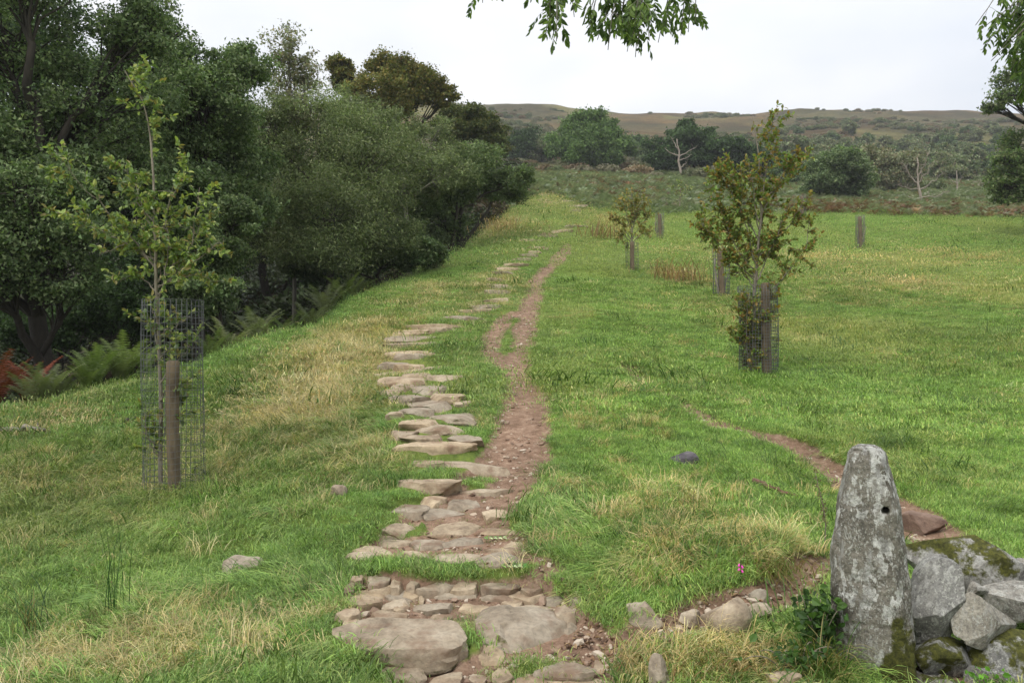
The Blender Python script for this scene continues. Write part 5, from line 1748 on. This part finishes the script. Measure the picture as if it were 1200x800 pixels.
clump_obj('grass_tussock', 'ruddy grass tussock in the litter below the pale pointed rock', 'tussock', 748, 770, 120, .16, .005, .06, 1.2, .3, [lin(150, 108, 80), lin(130, 112, 66), lin(104, 112, 52)], 83, 4.5)
clump_obj('grass_tussock', 'long green tussock growing against the base of the gatepost', 'tussock', 962, 792, 150, .34, .007, .06, .9, .3, [lin(92, 122, 50), lin(78, 106, 44), lin(150, 140, 90)], 84, 3.8)


def bramble(label, px, py, d, h, wdt, seed, n=260, L=.05, pal=None, name='bramble', cat='bramble'):
    rng = np.random.default_rng(seed)
    x = (px - 600) / F * d
    base = np.array([x, d, zg(x, d)])
    root = root_empty(name, base, label, cat)
    st = Geo(); lf = Geo()
    for k in range(14):
        e = base + np.array([rng.normal() * wdt, rng.normal() * wdt * .5, h * rng.uniform(.5, 1.05)])
        C_ = bez(base + np.array([rng.normal() * .03, 0, 0]), (base + e) / 2 + np.array([0, 0, .1]), e, 7)
        st.tube(C_, np.linspace(.004, .002, 7), 4)
        m = n // 14
        a = C_[rng.integers(2, 7, m)] + rng.normal(size=(m, 3)) * np.array([.04, .03, .03])
        ax = unit(rng.normal(size=(m, 3)) + np.array([0, -.3, -.2])); nr = rng.normal(size=(m, 3)) * .6 + np.array([0, -.5, .8]); nr = unit(nr - (nr * ax).sum(1)[:, None] * ax)
        Ls = L * rng.uniform(.6, 1.3, m)
        V, q = oval(a, ax, nr, Ls, Ls * .7)
        lf.add(V, q, None, np.repeat(leaf_cols(m, pal or [lin(56, 84, 42), lin(70, 98, 48), lin(48, 70, 38)], rng), 6, 0))
    obj('stems', st.mesh('stems', base), M_BARKS, root)
    obj('foliage', lf.mesh('foliage', base, False), M_LEAFY, root)
    return root


bramble('dark leafy bramble climbing the left side of the gatepost', 958, 730, 3.95, .36, .07, 91)
bramble('low green bramble spreading left from the gatepost foot', 930, 770, 3.75, .16, .10, 92, 120, .04)
bramble('fresh green shoots between the lower wall stones', 1160, 760, 3.75, .12, .05, 93, 50, .03, [lin(92, 140, 48), lin(80, 124, 44)])


def dock():
    g = gp(966, 655)
    root = root_empty('dock_plant', g, 'tall thin seeded dock stalk left of the gatepost top', 'dock')
    st = Geo(); sd_ = Geo()
    rng = np.random.default_rng(5)
    P = np.array([g, g + np.array([.01, 0, .25]), up(964, 590, g[1]), up(955, 552, g[1])])
    P = np.c_[[np.interp(np.linspace(0, 1, 14), np.linspace(0, 1, 4), P[:, k]) for k in range(3)]].T
    st.tube(P, np.linspace(.005, .002, 14), 5)
    for k in range(110):
        a = P[rng.integers(4, 14)] + rng.normal(size=3) * .012
        V, q = oval(a[None], unit(rng.normal(size=(1, 3))), unit(rng.normal(size=(1, 3))), np.array([.016]), np.array([.012]))
        sd_.add(V, q, None, np.repeat(leaf_cols(1, [lin(104, 96, 74), lin(86, 78, 60)], rng), 6, 0))
    obj('stem', st.mesh('stem', g), M_BARKS, root)
    obj('seed_head', sd_.mesh('seed_head', g, False), M_LEAFY, root)


dock()


def foxglove():
    g = gp(867, 684)
    root = root_empty('foxglove', g, 'small pink foxglove flower on the bank left of the gatepost', 'flower')
    st = Geo(); top = up(868, 655, g[1])
    st.tube(bez(g - np.array([0, 0, .02]), (g + top) / 2 + np.array([.01, 0, 0]), top, 6), np.linspace(.003, .0015, 6), 5)
    obj('stem', st.mesh('stem', g), M_LEAFY, root)
    fl = Geo()
    for k, (px, py) in enumerate(((866.5, 660), (869, 662), (866.5, 665), (869, 667))):
        a = up(px, py, g[1] - .01)
        e = a + np.array([.006 * (1 if k % 2 else -1), -.008, -.016])
        t = np.linspace(0, 1, 6)[:, None]
        fl.tube(a * (1 - t) + e * t, [.003, .005, .006, .0065, .007, .0075], 8)
    obj('flower', fl.mesh('flower', g), M_PINK, root)


foxglove()


def stick(label, pts, r, mat, name='fallen_branch', seed=0):
    P = []
    for px, py in pts:
        q = gp(px, py); q[2] += r * .8 + .02; P.append(q)
    P = np.array(P); rng = np.random.default_rng(seed)
    C_ = np.c_[[np.interp(np.linspace(0, 1, 12), np.linspace(0, 1, len(P)), P[:, k]) for k in range(3)]].T
    g = Geo(); g.tube(wob(C_, r * .5, rng), np.linspace(r, r * .45, 12), 6)
    for k in range(3):
        a = C_[rng.integers(3, 11)]
        g.tube(np.array([a, a + rng.normal(size=3) * .05 + np.array([0, 0, .03])]), [r * .4, r * .15], 4)
    return tag(obj(name, g.mesh(name, C_[0]), mat, loc=C_[0]), label, 'branch')


M_RUSTW = mat_bark('rotten_wood', lin(86, 58, 48), lin(124, 92, 76), 20)
stick('reddish rotten branch lying in the grass on the mound', [(884, 568), (905, 577), (934, 587)], .026, M_RUSTW, seed=1)
stick('dark broken stick in the grass left of the left guard', [(148, 498), (165, 492), (184, 487)], .03, M_BARK, seed=2)
stick('grey fallen pole lying at the left edge of the grass', [(-30, 507), (10, 508), (52, 510)], .05, M_BARKG, seed=3)


def fallen_leaf(label, px, py, seed):
    g = gp(px, py); g[2] += .02
    rng = np.random.default_rng(seed)
    root = root_empty('ash_leaf', g, label, 'leaf')
    st = Geo(); lf = Geo()
    st.tube(np.array([g + np.array([-.09, 0, 0]), g + np.array([0, .01, .01]), g + np.array([.09, .0, 0])]), .0018, 4)
    A = []; P = []
    for k in range(5):
        for s in (-1, 1):
            P.append(g + np.array([-.07 + k * .035, 0, .005])); A.append(unit(np.array([.6, s * .8, .1])))
    P, A = np.array(P), np.array(A)
    nr = np.tile(np.array([[0, -.2, 1.]]), (len(P), 1)) + rng.normal(size=P.shape) * .3
    nr = unit(nr - (nr * A).sum(1)[:, None] * A)
    V, q = oval(P, A, nr, np.full(len(P), .055), np.full(len(P), .02))
    lf.add(V, q, None, np.repeat(leaf_cols(len(P), [lin(130, 165, 100), lin(176, 196, 156), lin(96, 140, 78)], rng), 6, 0))
    obj('stalk', st.mesh('stalk', g), M_BARKS, root)
    obj('leaflets', lf.mesh('leaflets', g, False), M_LEAFY, root)


fallen_leaf('fallen green ash leaf on the turf riser of the path', 600, 673, 1)
fallen_leaf('fallen green ash leaf on the dirt among the path stones', 578, 634, 2)
print('grass tufts', cnt, 'tris', sum(len(m_.polygons) for m_ in bpy.data.meshes))

# ------------------------------------------------------------------ thin autumn haze over the valley
hm_ = bpy.data.materials.new('haze_air')
hm_.use_nodes = True
hn = hm_.node_tree
hn.nodes.remove(hn.nodes['Principled BSDF'])
pv = hn.nodes.new('ShaderNodeVolumePrincipled')
pv.inputs['Color'].default_value = (.92, .95, 1.0, 1)
pv.inputs['Density'].default_value = .00035
hn.links.new(pv.outputs[0], hn.nodes['Material Output'].inputs['Volume'])
zlo = float(gz.min()) - 1.5
zhi = 195.0
X0, X1, Y0, Y1 = -2300, 2300, -60, 800
hv = [(x, y, z) for z in (zlo, zhi) for y in (Y0, Y1) for x in (X0, X1)]
obj('haze', mesh_np('haze', hv, [(0, 2, 3, 1), (4, 5, 7, 6), (0, 1, 5, 4), (2, 6, 7, 3), (0, 4, 6, 2), (1, 3, 7, 5)]), hm_)['kind'] = 'stuff'
